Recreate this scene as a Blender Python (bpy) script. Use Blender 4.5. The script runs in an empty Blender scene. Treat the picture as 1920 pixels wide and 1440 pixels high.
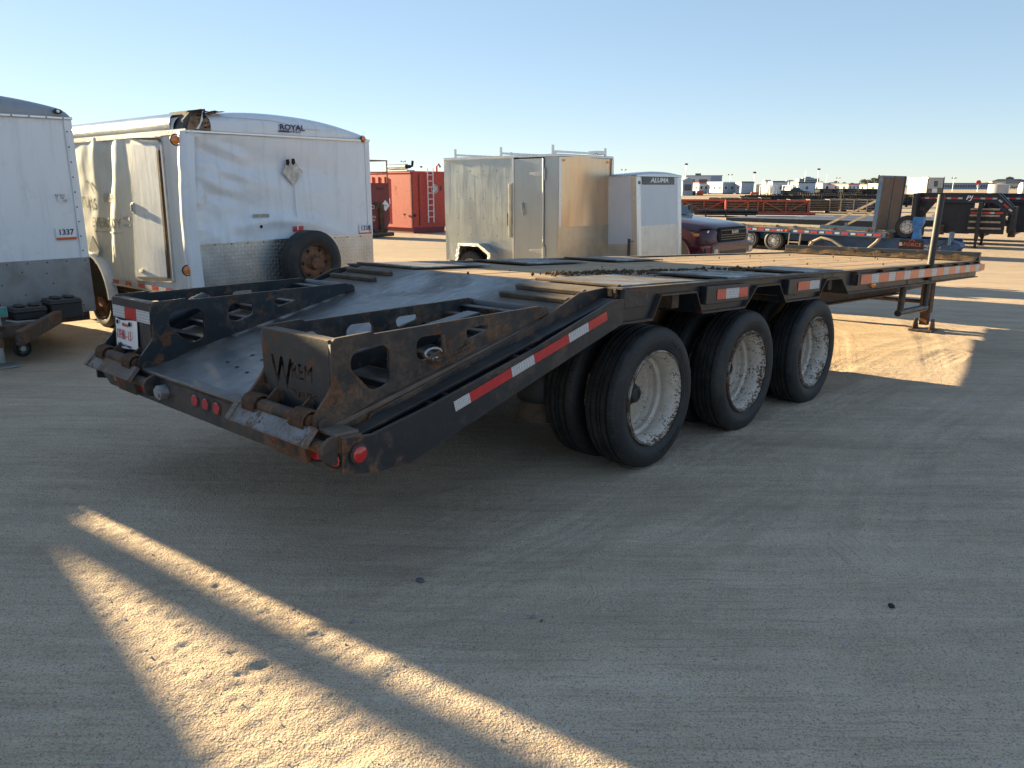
import bpy, bmesh, math, random
import numpy as np
from mathutils import Matrix, Vector, noise as mnoise

random.seed(7); np.random.seed(7)
scene = bpy.context.scene
COL = scene.collection
PI = math.pi

# ------------------------------------------------------------------ camera, light, exposure
cam_d = bpy.data.cameras.new('camera'); cam = bpy.data.objects.new('camera', cam_d); COL.objects.link(cam)
cam_d.sensor_width = 36.0; cam_d.lens = 1465.0 / 1920.0 * 36.0
cam_d.clip_start = 0.05; cam_d.clip_end = 6000
cam.location = (0, 0, 1.556)
cam.rotation_euler = (PI / 2 - 0.2485, 0, 0)
scene.camera = cam

SUN_AZ, SUN_EL = math.radians(-53.0), math.radians(12.4)      # azimuth from +Y, positive to +X
world = bpy.data.worlds.new('World'); scene.world = world; world.use_nodes = True
wn = world.node_tree.nodes; wl = world.node_tree.links; wn.clear()
wo = wn.new('ShaderNodeOutputWorld'); wb = wn.new('ShaderNodeBackground'); sk = wn.new('ShaderNodeTexSky')
sk.sky_type = 'NISHITA'; sk.sun_disc = False
sk.sun_elevation = SUN_EL; sk.sun_rotation = SUN_AZ
sk.air_density = 1.0; sk.dust_density = 0.35; sk.ozone_density = 2.6; sk.altitude = 2600
wb.inputs['Strength'].default_value = 0.060
wt = wn.new('ShaderNodeMix'); wt.data_type = 'RGBA'; wt.blend_type = 'MULTIPLY'; wt.inputs[0].default_value = 1.0; wt.inputs[7].default_value = (0.945, 0.97, 0.995, 1)   # camera white balance
wg = wn.new('ShaderNodeGamma'); wg.inputs[1].default_value = 0.50                                         # soft phone-like sky contrast
wl.new(sk.outputs[0], wg.inputs[0]); ws = wn.new('ShaderNodeHueSaturation'); ws.inputs['Saturation'].default_value = 1.10; wl.new(wg.outputs[0], ws.inputs['Color']); wl.new(ws.outputs[0], wt.inputs[6]); wl.new(wt.outputs[2], wb.inputs[0]); wl.new(wb.outputs[0], wo.inputs[0])
sun_d = bpy.data.lights.new('sun', 'SUN'); sun = bpy.data.objects.new('sun', sun_d); COL.objects.link(sun)
sun_d.energy = 3.3; sun_d.angle = math.radians(0.53); sun_d.color = (1.0, 0.80, 0.47)
sdir = Vector((math.sin(SUN_AZ) * math.cos(SUN_EL), math.cos(SUN_AZ) * math.cos(SUN_EL), math.sin(SUN_EL)))
sun.rotation_euler = sdir.to_track_quat('Z', 'Y').to_euler()
vs = scene.view_settings
vs.view_transform = 'Standard'; vs.look = 'None'; vs.gamma = 1.0; vs.use_curve_mapping = False
vs.exposure = 2.8
scene.cycles.max_bounces = 6; scene.cycles.diffuse_bounces = 3; scene.cycles.glossy_bounces = 3
scene.cycles.transmission_bounces = 3
scene.cycles.sample_clamp_indirect = 6.0

# ------------------------------------------------------------------ material helper
class G:
    """tiny node-graph writer"""
    def __init__(self, name):
        m = bpy.data.materials.new(name); m.use_nodes = True
        self.mat = m; self.t = m.node_tree; self.n = self.t.nodes; self.l = self.t.links
        self.b = self.n.get('Principled BSDF')
    def inp(self, sock, v):
        if isinstance(v, (int, float)):
            sock.default_value = v
        elif isinstance(v, (tuple, list)):
            sock.default_value = tuple(v) + ((1.0,) if len(v) == 3 and sock.type == 'RGBA' else ())
        else:
            self.l.new(v, sock)
    def math(self, op, a, b=None, c=None, clamp=False):
        nd = self.n.new('ShaderNodeMath'); nd.operation = op; nd.use_clamp = clamp
        self.inp(nd.inputs[0], a)
        if b is not None: self.inp(nd.inputs[1], b)
        if c is not None: self.inp(nd.inputs[2], c)
        return nd.outputs[0]
    def coord(self, kind='Object'):
        return self.n.new('ShaderNodeTexCoord').outputs[kind]
    def map(self, v, scale=(1, 1, 1), rot=(0, 0, 0), loc=(0, 0, 0)):
        nd = self.n.new('ShaderNodeMapping'); self.inp(nd.inputs[0], v)
        nd.inputs['Scale'].default_value = scale; nd.inputs['Rotation'].default_value = rot; nd.inputs['Location'].default_value = loc
        return nd.outputs[0]
    def noise(self, v, scale, detail=4, rough=0.55, dist=0.0):
        nd = self.n.new('ShaderNodeTexNoise'); self.inp(nd.inputs['Vector'], v)
        nd.inputs['Scale'].default_value = scale; nd.inputs['Detail'].default_value = detail
        nd.inputs['Roughness'].default_value = rough; nd.inputs['Distortion'].default_value = dist
        return nd.outputs[0]
    def voro(self, v, scale, feature='F1', out='Distance'):
        nd = self.n.new('ShaderNodeTexVoronoi'); self.inp(nd.inputs['Vector'], v); nd.feature = feature
        nd.inputs['Scale'].default_value = scale
        return nd.outputs[out]
    def ramp(self, f, stops):
        nd = self.n.new('ShaderNodeValToRGB'); self.inp(nd.inputs[0], f)
        e = nd.color_ramp.elements
        while len(e) < len(stops): e.new(0.5)
        for i, (p, c) in enumerate(stops):
            e[i].position = p
            e[i].color = tuple(c) + (1,) if isinstance(c, (tuple, list)) else (c, c, c, 1)
        return nd.outputs[0]
    def mix(self, f, a, b):
        nd = self.n.new('ShaderNodeMix'); nd.data_type = 'RGBA'
        self.inp(nd.inputs[0], f); self.inp(nd.inputs[6], a); self.inp(nd.inputs[7], b)
        return nd.outputs[2]
    def sep(self, v):
        nd = self.n.new('ShaderNodeSeparateXYZ'); self.inp(nd.inputs[0], v); return nd.outputs
    def comb(self, x, y, z):
        nd = self.n.new('ShaderNodeCombineXYZ')
        for i, q in enumerate((x, y, z)): self.inp(nd.inputs[i], q)
        return nd.outputs[0]
    def normal_z(self):
        return self.sep(self.n.new('ShaderNodeNewGeometry').outputs['Normal'])[2]
    def rnd(self):
        return self.n.new('ShaderNodeObjectInfo').outputs['Random']
    def bump(self, h, strength=0.5, dist=0.01, normal=None):
        nd = self.n.new('ShaderNodeBump'); self.inp(nd.inputs['Height'], h)
        nd.inputs['Strength'].default_value = strength; nd.inputs['Distance'].default_value = dist
        if normal is not None: self.l.new(normal, nd.inputs['Normal'])
        return nd.outputs[0]
    def out(self, color=None, rough=None, metal=None, normal=None, **kw):
        if color is not None: self.inp(self.b.inputs['Base Color'], color)
        if rough is not None: self.inp(self.b.inputs['Roughness'], rough)
        if metal is not None: self.inp(self.b.inputs['Metallic'], metal)
        if normal is not None: self.l.new(normal, self.b.inputs['Normal'])
        for k, v in kw.items(): self.inp(self.b.inputs[k.replace('_', ' ')], v)
        return self.mat

MATS = {}
def simple(name, col, rough=0.5, metal=0.0, var=0.25, scale=6.0, dust=0.0, bump=0.0, dustcol=(0.2, 0.16, 0.115), **kw):
    if name in MATS: return MATS[name]
    g = G(name); c = g.coord()
    nz = g.noise(c, scale, 5)
    lo = tuple(x * (1 - var) for x in col); hi = tuple(min(1, x * (1 + var)) for x in col)
    color = g.ramp(nz, [(0.3, lo), (0.7, hi)])
    rr = g.math('ADD', g.math('MULTIPLY', g.noise(c, scale * 3, 3), 0.24), rough - 0.12)
    if dust:
        up = g.math('MULTIPLY', g.math('MAXIMUM', g.normal_z(), 0.12), g.ramp(g.noise(c, scale * 1.7, 6), [(0.25, 0.2), (0.75, 1.0)]))
        color = g.mix(g.math('MULTIPLY', up, dust, clamp=True), color, dustcol)
    nm = g.bump(g.noise(c, scale * 8, 5), bump, 0.004) if bump else None
    MATS[name] = g.out(color, rr, metal, nm, **kw); return MATS[name]

def painted_steel(name, paint, rust_amt=0.5, dust=0.5, rough=0.36, rust=(0.12, 0.052, 0.022), mud=(0.13, 0.088, 0.058), seed=0.0, mudamt=0.5):
    """paint worn through to rust and caked with dry mud"""
    g = G(name); c = g.map(g.coord(), loc=(seed, seed * .7, seed * .3))
    n1 = g.noise(c, 3.0, 8, 0.62, 0.6); n2 = g.noise(c, 14.0, 8, 0.68, 0.3); n3 = g.noise(c, 60, 4)
    mask = g.math('ADD', g.math('MULTIPLY', n1, 0.6), g.math('MULTIPLY', n2, 0.4))
    bv = g.n.new('ShaderNodeBevel'); bv.samples = 4; bv.inputs['Radius'].default_value = 0.022
    vd = g.n.new('ShaderNodeVectorMath'); vd.operation = 'DOT_PRODUCT'; g.l.new(bv.outputs[0], vd.inputs[0]); g.l.new(g.n.new('ShaderNodeNewGeometry').outputs['Normal'], vd.inputs[1])
    edge = g.math('MULTIPLY', g.math('SUBTRACT', 1.0, vd.outputs['Value']), 1.6, clamp=True)          # worn arrises
    drip = g.noise(g.map(c, (16, 16, 1.1)), 1.6, 5, .6)
    mask = g.math('ADD', g.math('MULTIPLY', mask, .86), g.math('ADD', g.math('MULTIPLY', edge, .16), g.math('MULTIPLY', drip, .14)))
    th = 0.62 - 0.16 * rust_amt
    rm = g.ramp(mask, [(th, 0.0), (th + 0.025, 1.0)])
    mm0 = g.math('ADD', g.math('MULTIPLY', g.noise(g.map(c, loc=(5, 3, 9)), 2.2, 9, 0.7, 0.4), 0.75), g.math('MULTIPLY', n2, 0.25))
    mm = g.ramp(mm0, [(0.60 - 0.2 * mudamt, 0.0), (0.72 - 0.2 * mudamt, 1.0)])
    pc = g.ramp(n2, [(0.3, tuple(x * 0.7 for x in paint)), (0.7, tuple(x * 1.45 for x in paint))])
    rc = g.ramp(n3, [(0.3, tuple(x * 0.55 for x in rust)), (0.7, tuple(x * 1.35 for x in rust))])
    col = g.mix(rm, pc, rc)
    col = g.mix(g.math('MULTIPLY', mm, g.ramp(n3, [(0.3, 0.45), (0.6, 0.95)])), col, g.ramp(n2, [(0.3, tuple(x * .7 for x in mud)), (0.7, tuple(x * 1.25 for x in mud))]))
    up = g.math('MULTIPLY', g.math('MAXIMUM', g.normal_z(), 0.0), dust * 0.6)
    col = g.mix(g.math('MULTIPLY', up, g.ramp(n1, [(0.3, 0.3), (0.7, 1.0)])), col, (0.19, 0.155, 0.12))
    ro = g.math('ADD', g.math('ADD', rough, g.math('MULTIPLY', g.math('MAXIMUM', rm, mm), 0.42)), g.math('MULTIPLY', n3, 0.1), clamp=True)
    h = g.math('ADD', g.math('MULTIPLY', rm, -0.5), g.math('ADD', g.math('MULTIPLY', mm, 0.6), g.math('MULTIPLY', n3, 0.35)))
    return g.out(col, ro, 0.0, g.bump(h, 0.55, 0.003), Specular_IOR_Level=0.5)

def diamond_plate(name, axes, freq=26.0, col=(0.62, 0.62, 0.61), metal=0.9, rough=0.3, wear=None):
    g = G(name); s = g.sep(g.coord())
    a = g.math('MULTIPLY', s['XYZ'.index(axes[0])], freq); b = g.math('MULTIPLY', s['XYZ'.index(axes[1])], freq)
    ca, cb = g.math('FLOOR', a), g.math('FLOOR', b)
    fa = g.math('SUBTRACT', g.math('SUBTRACT', a, ca), 0.5); fb = g.math('SUBTRACT', g.math('SUBTRACT', b, cb), 0.5)
    par = g.math('ABSOLUTE', g.math('MODULO', g.math('ADD', ca, cb), 2.0))
    sg = g.math('SUBTRACT', g.math('MULTIPLY', par, 2.0), 1.0)
    q1 = g.math('ADD', fa, g.math('MULTIPLY', sg, fb)); q2 = g.math('SUBTRACT', fa, g.math('MULTIPLY', sg, fb))
    d = g.math('ADD', g.math('POWER', g.math('ABSOLUTE', g.math('DIVIDE', q1, 0.66)), 2.0), g.math('POWER', g.math('ABSOLUTE', g.math('DIVIDE', q2, 0.2)), 2.0))
    h = g.ramp(d, [(0.35, 1.0), (1.0, 0.0)])
    c = g.coord(); nz = g.noise(c, 3.5, 6)
    color = g.ramp(nz, [(0.3, tuple(x * .75 for x in col)), (0.7, col)])
    ro = g.math('ADD', g.math('MULTIPLY', nz, 0.25), rough - 0.1)
    if wear:
        color = g.mix(g.ramp(nz, [(0.42, 0.0), (0.62, 0.8)]), color, wear)
    return g.out(color, ro, metal, g.bump(h, 0.8, 0.006))

# ------------------------------------------------------------------ mesh helper
class MB:
    def __init__(self): self.v = []; self.f = []; self.m = []
    def add(self, vs_, fs_, mi=0):
        o = len(self.v); self.v += [tuple(p) for p in vs_]
        for f in fs_: self.f.append(tuple(i + o for i in f)); self.m.append(mi)
        return self
    def box(self, x0, x1, y0, y1, z0, z1, mi=0):
        if x0 > x1: x0, x1 = x1, x0
        if y0 > y1: y0, y1 = y1, y0
        if z0 > z1: z0, z1 = z1, z0
        v = [(x, y, z) for x in (x0, x1) for y in (y0, y1) for z in (z0, z1)]
        return self.add(v, [(0, 1, 3, 2), (4, 6, 7, 5), (0, 4, 5, 1), (2, 3, 7, 6), (0, 2, 6, 4), (1, 5, 7, 3)], mi)
    def bar(self, p0, p1, w, h, up=(0, 0, 1), mi=0):
        """rectangular bar from p0 to p1; w across, h along up"""
        p0, p1 = Vector(p0), Vector(p1); d = (p1 - p0).normalized(); u = Vector(up)
        s = d.cross(u).normalized(); u = s.cross(d).normalized()
        v = [p + s * a * w / 2 + u * b * h / 2 for p in (p0, p1) for a in (-1, 1) for b in (-1, 1)]
        return self.add(v, [(0, 1, 3, 2), (4, 6, 7, 5), (0, 4, 5, 1), (2, 3, 7, 6), (0, 2, 6, 4), (1, 5, 7, 3)], mi)
    def prism(self, poly, axis, a0, a1, mi=0):
        """poly in the plane of the two other axes (x,y,z order), extruded along axis"""
        ar = sum(poly[i][0] * poly[(i + 1) % len(poly)][1] - poly[(i + 1) % len(poly)][0] * poly[i][1] for i in range(len(poly)))
        if (ar < 0) != (axis == 1): poly = poly[::-1]
        def P(p, a):
            return {0: (a, p[0], p[1]), 1: (p[0], a, p[1]), 2: (p[0], p[1], a)}[axis]
        if a0 > a1: a0, a1 = a1, a0
        n = len(poly); v = [P(p, a0) for p in poly] + [P(p, a1) for p in poly]
        fs_ = [tuple(range(n))[::-1], tuple(range(n, 2 * n))] + [(i, (i + 1) % n, n + (i + 1) % n, n + i) for i in range(n)]
        return self.add(v, fs_, mi)
    def tube(self, pts, r, n=10, mi=0, cap=True):
        pts = [Vector(p) for p in pts]; rr = r if isinstance(r, (list, tuple)) else [r] * len(pts)
        v = []; fs_ = []; prev = None
        for i, p in enumerate(pts):
            d = (pts[min(i + 1, len(pts) - 1)] - pts[max(i - 1, 0)]).normalized()
            if prev is None:
                u = d.orthogonal().normalized()
            else:
                u = (prev - d * prev.dot(d)).normalized()
            prev = u; w = d.cross(u)
            for k in range(n):
                a = 2 * PI * k / n; v.append(p + (u * math.cos(a) + w * math.sin(a)) * rr[i])
        for i in range(len(pts) - 1):
            for k in range(n):
                fs_.append((i * n + k, i * n + (k + 1) % n, (i + 1) * n + (k + 1) % n, (i + 1) * n + k))
        if cap:
            fs_.append(tuple(range(n))[::-1]); fs_.append(tuple((len(pts) - 1) * n + k for k in range(n)))
        return self.add(v, fs_, mi)
    def cyl(self, p0, p1, r, n=16, mi=0, r1=None):
        return self.tube([p0, p1], [r, r if r1 is None else r1], n, mi)
    def lathe(self, prof, origin=(0, 0, 0), axis='y', n=32, mi=0, closed=False):
        """prof: (radius, offset along axis)"""
        v = []; o = Vector(origin)
        for r, h in prof:
            for k in range(n):
                a = 2 * PI * k / n; c, s = r * math.cos(a), r * math.sin(a)
                v.append(o + Vector({'x': (h, c, s), 'y': (c, h, s), 'z': (c, s, h)}[axis]))
        m = len(prof); fs_ = []
        for i in range(m if closed else m - 1):
            j = (i + 1) % m
            for k in range(n):
                q = (i * n + k, i * n + (k + 1) % n, j * n + (k + 1) % n, j * n + k)
                fs_.append(q)
        return self.add(v, fs_, mi)
    def grid(self, P, mi=0):
        """P: 2d list of points"""
        h, w = len(P), len(P[0]); v = [p for row in P for p in row]
        return self.add(v, [(i * w + j, i * w + j + 1, (i + 1) * w + j + 1, (i + 1) * w + j) for i in range(h - 1) for j in range(w - 1)], mi)
    def mesh(self, name, mats, smooth=None, bevel=0.0, fix=True):
        me = bpy.data.meshes.new(name); me.from_pydata(self.v, [], self.f)
        for m in (mats if isinstance(mats, (list, tuple)) else [mats]): me.materials.append(m)
        me.polygons.foreach_set('material_index', self.m)
        if fix or bevel or smooth is not None:
            bm = bmesh.new(); bm.from_mesh(me)
            if fix: bmesh.ops.recalc_face_normals(bm, faces=bm.faces)
            if bevel:
                es = [e for e in bm.edges if len(e.link_faces) == 2 and e.calc_face_angle(0) > 0.6]
                bmesh.ops.bevel(bm, geom=es, offset=bevel, segments=1, profile=0.5, affect='EDGES', clamp_overlap=True)
            if smooth is not None:
                for f in bm.faces: f.smooth = True
                for e in bm.edges:
                    if len(e.link_faces) != 2 or e.calc_face_angle(0) > smooth: e.smooth = False
            bm.to_mesh(me); bm.free()
        me.update(); return me
    def build(self, name, mats, parent=None, smooth=None, bevel=0.0, fix=True, label=None):
        return link(name, self.mesh(name, mats, smooth, bevel, fix), parent, label=label)

def link(name, data, parent=None, M=None, label=None):
    o = bpy.data.objects.new(name, data); COL.objects.link(o)
    if parent is not None: o.parent = parent
    if M is not None: o.matrix_local = M
    if label: o['label'] = label
    return o
def tag(o, label=None, cat=None, group=None, kind=None):
    if label: o['label'] = label
    if cat: o['category'] = cat
    if group: o['group'] = group
    if kind: o['kind'] = kind
    return o
def thing(name, label, cat, M=None, group=None):
    o = bpy.data.objects.new(name, None); COL.objects.link(o); o.empty_display_size = 0.3
    if M is not None: o.matrix_world = M
    return tag(o, label, cat, group)
def copy_tree(root, M, label=None, group=None):
    r = root.copy(); COL.objects.link(r); r.matrix_world = M
    if label: r['label'] = label
    if group: r['group'] = group
    for ch in list(root.children):
        c = ch.copy(); COL.objects.link(c); c.parent = r
        for gch in ch.children:
            d = gch.copy(); COL.objects.link(d); d.parent = c
    return r
def axes_M(R, U, N, p):
    M = Matrix.Identity(4)
    for i in range(3):
        M[i][0], M[i][1], M[i][2], M[i][3] = R[i], U[i], N[i], p[i]
    return M
FACE_REAR = ((0, -1, 0), (0, 0, 1), (-1, 0, 0))      # seen from behind
FACE_FRONT = ((0, 1, 0), (0, 0, 1), (1, 0, 0))       # seen from in front
FACE_CURB = ((1, 0, 0), (0, 0, 1), (0, -1, 0))       # seen from the y- side

def curve_mesh(cu):
    o = bpy.data.objects.new('tmp', cu); COL.objects.link(o)
    dg = bpy.context.evaluated_depsgraph_get(); dg.update()
    me = bpy.data.meshes.new_from_object(o.evaluated_get(dg)); bpy.data.objects.remove(o); return me
def text_mesh(body, size, depth=0.0015, bold=0.0, sx=1.0, shear=0.0, spacing=1.0):
    cu = bpy.data.curves.new('lettering', 'FONT'); cu.body = body; cu.size = size; cu.extrude = depth; cu.offset = bold
    cu.align_x = 'CENTER'; cu.align_y = 'CENTER'; cu.resolution_u = 2; cu.shear = shear; cu.space_character = spacing
    me = curve_mesh(cu)
    if sx != 1.0: me.transform(Matrix.Diagonal((sx, 1, 1, 1)))
    return me
def lettering(body, size, mat, parent, face, pos, depth=0.0015, bold=0.0, sx=1.0, shear=0.0, spacing=1.0, name='lettering'):
    me = text_mesh(body, size, depth, bold, sx, shear, spacing)
    me.materials.clear(); me.materials.append(mat)
    return link(name, me, parent, axes_M(*face, pos))
def plate_mesh(outer, holes, thick, rounding=0.0):
    """flat plate in XY with holes, extruded +-thick/2 in Z"""
    def rnd(poly, r):
        if not r: return poly
        out = []; n = len(poly)
        for i in range(n):
            p, a, b = Vector(poly[i]), Vector(poly[i - 1]), Vector(poly[(i + 1) % n])
            da, db = (a - p), (b - p); ra = min(r, da.length * .45, db.length * .45)
            A, B = p + da.normalized() * ra, p + db.normalized() * ra
            for k in range(5):
                t = k / 4; out.append(tuple(A * (1 - t) ** 2 + p * 2 * t * (1 - t) + B * t * t))
        return out
    cu = bpy.data.curves.new('plate', 'CURVE'); cu.dimensions = '2D'; cu.fill_mode = 'BOTH'; cu.extrude = thick / 2
    for k, poly in enumerate([outer] + list(holes)):
        if k: poly = rnd(poly, rounding)
        sp = cu.splines.new('POLY'); sp.points.add(len(poly) - 1)
        for i, p in enumerate(poly): sp.points[i].co = (p[0], p[1], 0, 1)
        sp.use_cyclic_u = True
    return curve_mesh(cu)
XZ = Matrix(((1, 0, 0, 0), (0, 0, -1, 0), (0, 1, 0, 0), (0, 0, 0, 1)))   # plate plane -> (x, z)

# ------------------------------------------------------------------ ground shape
_U = np.linspace(-3, 60, 63001)
_Z = np.interp(_U, [-3, -.3, 0, .2, .27, .34, .44, .7, 1.2, 2.0, 4.0, 60], [.3, .28, 0, -.2, -.252, -.262, -.27, -.49, -.90, -1.17, -1.3, -1.3])
_k = np.exp(-np.linspace(-2.5, 2.5, 81) ** 2); _k /= _k.sum()
_Z = np.convolve(np.pad(_Z, 40, mode='edge'), _k, 'valid')
def gz(x, y):
    u = .0153 * x + .034 * np.abs(y) * np.sign(y)
    z = np.interp(u, _U, _Z)
    t = np.clip((np.hypot(x, y) - 45) / 95, 0, 1)
    return z + .55 * t * t * (3 - 2 * t)
def g0(x, y): return float(gz(np.float64(x), np.float64(y)))
def place(x, y, az, pitch=0.0, roll=0.0, dz=0.0):
    """thing frame: local x points along compass-like azimuth az (deg from +Y to +X)"""
    th = math.radians(90 - az)
    return Matrix.Translation((x, y, g0(x, y) + dz)) @ Matrix.Rotation(th, 4, 'Z') @ Matrix.Rotation(-pitch, 4, 'Y') @ Matrix.Rotation(roll, 4, 'X')
# ------------------------------------------------------------------ ground sheet
def vnoise(x, y, seed):
    rs = np.random.RandomState(seed); T = rs.rand(256, 256).astype(np.float32)
    xi, yi = np.floor(x).astype(int), np.floor(y).astype(int); fx, fy = x - xi, y - yi
    fx = fx * fx * (3 - 2 * fx); fy = fy * fy * (3 - 2 * fy)
    a = T[xi & 255, yi & 255]; b = T[(xi + 1) & 255, yi & 255]; c = T[xi & 255, (yi + 1) & 255]; d = T[(xi + 1) & 255, (yi + 1) & 255]
    return (a * (1 - fx) + b * fx) * (1 - fy) + (c * (1 - fx) + d * fx) * fy - 0.5
TRACKS = [  # (points, width, depth, grooves)
    ([(-4.6, 2.7), (-2.94, 4.22), (-2.04, 5.06), (-1.36, 6.17)], .30, .010, 3),
    ([(-4.2, 2.3), (-2.66, 3.78), (-2.06, 4.3), (-1.43, 4.97), (.2, 7.0)], .28, .012, 3),
    ([(-2.6, 0.3), (-1.08, 1.89), (-0.53, 2.66), (0.24, 3.53), (1.14, 4.64), (2.25, 5.85), (5, 8.6)], .32, .010, 4),
    ([(-2.0, 0.5), (-0.7, 1.89), (-0.02, 2.59), (0.73, 3.37), (2.0, 4.68), (3.83, 6.42), (7, 9.3)], .34, .012, 4),
    ([(-1, .6), (0.08, 1.91), (0.84, 2.82), (2.25, 4.49), (4.79, 7.23), (8, 10.5)], .3, .009, 3),
    ([(2.5, 7.1), (3.58, 7.91), (4.39, 8.62), (5.37, 9.43), (6.3, 10.58), (6.93, 11.83), (7, 13.5)], .26, .009, 3),
    ([(3.22, 7.65), (4.22, 8.77), (5.11, 9.43), (5.99, 10.43), (6.4, 12)], .24, .008, 3),
    ([(1.2, 2.4), (2.42, 4.5), (4.31, 7.68), (5.11, 9.43), (6, 12)], .22, .008, 4),
    ([(1.0, 2.0), (1.62, 3.65), (2.53, 5.7), (3.15, 7.19), (4.2, 10)], .22, .007, 4),
    ([(-6.5, 5.2), (-4.09, 6.0), (-3.01, 6.45), (-1, 7.5)], .3, .010, 3),
    ([(-3.2, 2.0), (-2.07, 3.06), (-1.72, 3.41), (-1.13, 3.84), (-0.2, 4.58), (1, 6)], .3, .009, 3),
    ([(.4, 1.2), (1.6, 2.6), (3.2, 4.3), (6, 7.2)], .34, .008, 3),
]
def relief(X, Y):
    h = np.zeros_like(X)
    wob = vnoise(X * 1.3, Y * 1.3, 50) * .10
    for pts, w, dep, gr in TRACKS:
        best = np.full(X.shape, 9.0); sgn = np.zeros_like(X); al = np.zeros_like(X); acc = 0.0
        for (x0, y0), (x1, y1) in zip(pts, pts[1:]):
            dx, dy = x1 - x0, y1 - y0; L = math.hypot(dx, dy); dx /= L; dy /= L
            t = np.clip((X - x0) * dx + (Y - y0) * dy, 0, L)
            ex, ey = X - x0 - t * dx, Y - y0 - t * dy; d = np.hypot(ex, ey)
            s = np.sign(dx * ey - dy * ex); k = d < best
            best = np.where(k, d, best); sgn = np.where(k, s, sgn); al = np.where(k, acc + t, al); acc += L
        d = best * sgn + wob * .5; a = np.abs(d)
        fade = .5 + vnoise(al * .9, d * .5 + dep * 900, 61) * 1.1
        trough = np.clip(1 - (a / (w * .55)) ** 4, 0, 1)
        rim = np.exp(-((a - w * .68) / .05) ** 2)
        ribs = np.cos(2 * PI * gr * d / w) * np.clip(1 - (a / (w * .5)) ** 6, 0, 1)
        lugs = np.cos(2 * PI * (al / .085 + d * 4)) * trough
        h += dep * np.clip(fade, 0, 1) * (-.75 * trough + .5 * rim + .16 * ribs + .03 * lugs)
    h += vnoise(X * .55, Y * .55, 1) * .03 + vnoise(X * 1.7, Y * 1.7, 2) * .009
    U_, V_ = X * .70 + Y * .71, -X * .71 + Y * .70
    patch = np.clip(vnoise(X * .8, Y * .8, 12) * 3 + .5, 0, 1)
    h += vnoise(U_ * 1.5, V_ * 6, 8) * .002
    wx, wy = vnoise(X * 5, Y * 5, 71) * .14, vnoise(X * 5, Y * 5, 72) * .14
    cr = np.abs(vnoise((U_ + wx) * 11, (V_ + wy) * 19, 73)); cr2 = np.abs(vnoise((U_ + wx) * 26, (V_ + wy) * 38, 74))
    gate = np.clip(vnoise(X * 2.3, Y * 2.3, 75) * 3.2 + .25, 0, 1)
    h -= np.clip(.07 - cr, 0, 1) * .036 * gate + np.clip(.08 - cr2, 0, 1) * .030 * (.3 + .7 * patch)      # curled, cracked crust
    h += np.maximum(vnoise(X * 25, Y * 25, 4), -.1) * .0050 * (.3 + patch) + vnoise(X * 44, Y * 44, 5) * .0060 * (.45 + .55 * patch)
    return h
def axis_pts(a, b, step, lo, hi, grow):
    mid = list(np.arange(a, b, step)); l = [mid[0]]; s = step
    while l[-1] > lo: s *= grow; l.append(l[-1] - s)
    r = [mid[-1]]; s = step
    while r[-1] < hi: s *= grow; r.append(r[-1] + s)
    return np.array(l[:0:-1] + mid + r[1:])
gx_ = axis_pts(-2.9, 5.6, .0145, -2600, 2600, 1.065); gy_ = axis_pts(1.6, 8.6, .0145, -900, 3600, 1.065)
GX_, GY_ = np.meshgrid(gx_, gy_)
GZ_ = gz(GX_, GY_)
near = np.clip((26 - np.hypot(GX_, GY_)) / 12, 0, 1)
sel = near > 0
R_ = np.zeros_like(GX_); R_[sel] = relief(GX_[sel], GY_[sel])
GZ_ += R_ * near
GZ_ += np.where(np.hypot(GX_, GY_) > 12, vnoise(GX_ * .12, GY_ * .12, 30) * .10 * np.clip((np.hypot(GX_, GY_) - 12) / 20, 0, 1), 0)
nyy, nxx = GX_.shape
me = bpy.data.meshes.new('ground'); nv = nxx * nyy
me.vertices.add(nv); me.vertices.foreach_set('co', np.stack([GX_, GY_, GZ_], -1).astype(np.float32).ravel())
ii = (np.arange(nyy - 1)[:, None] * nxx + np.arange(nxx - 1)[None, :]).ravel()
quads = np.stack([ii, ii + 1, ii + nxx + 1, ii + nxx], -1).astype(np.int32)
me.loops.add(quads.size); me.loops.foreach_set('vertex_index', quads.ravel())
me.polygons.add(len(quads)); me.polygons.foreach_set('loop_start', np.arange(0, quads.size, 4, dtype=np.int32))
me.polygons.foreach_set('use_smooth', np.ones(len(quads), dtype=bool))
me.update(calc_edges=True); me.validate()
def surf(x, y):
    r = relief(np.array([[float(x)]]), np.array([[float(y)]]))[0, 0] * min(1, max(0, (26 - math.hypot(x, y)) / 12))
    return g0(x, y) + float(r)

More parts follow.
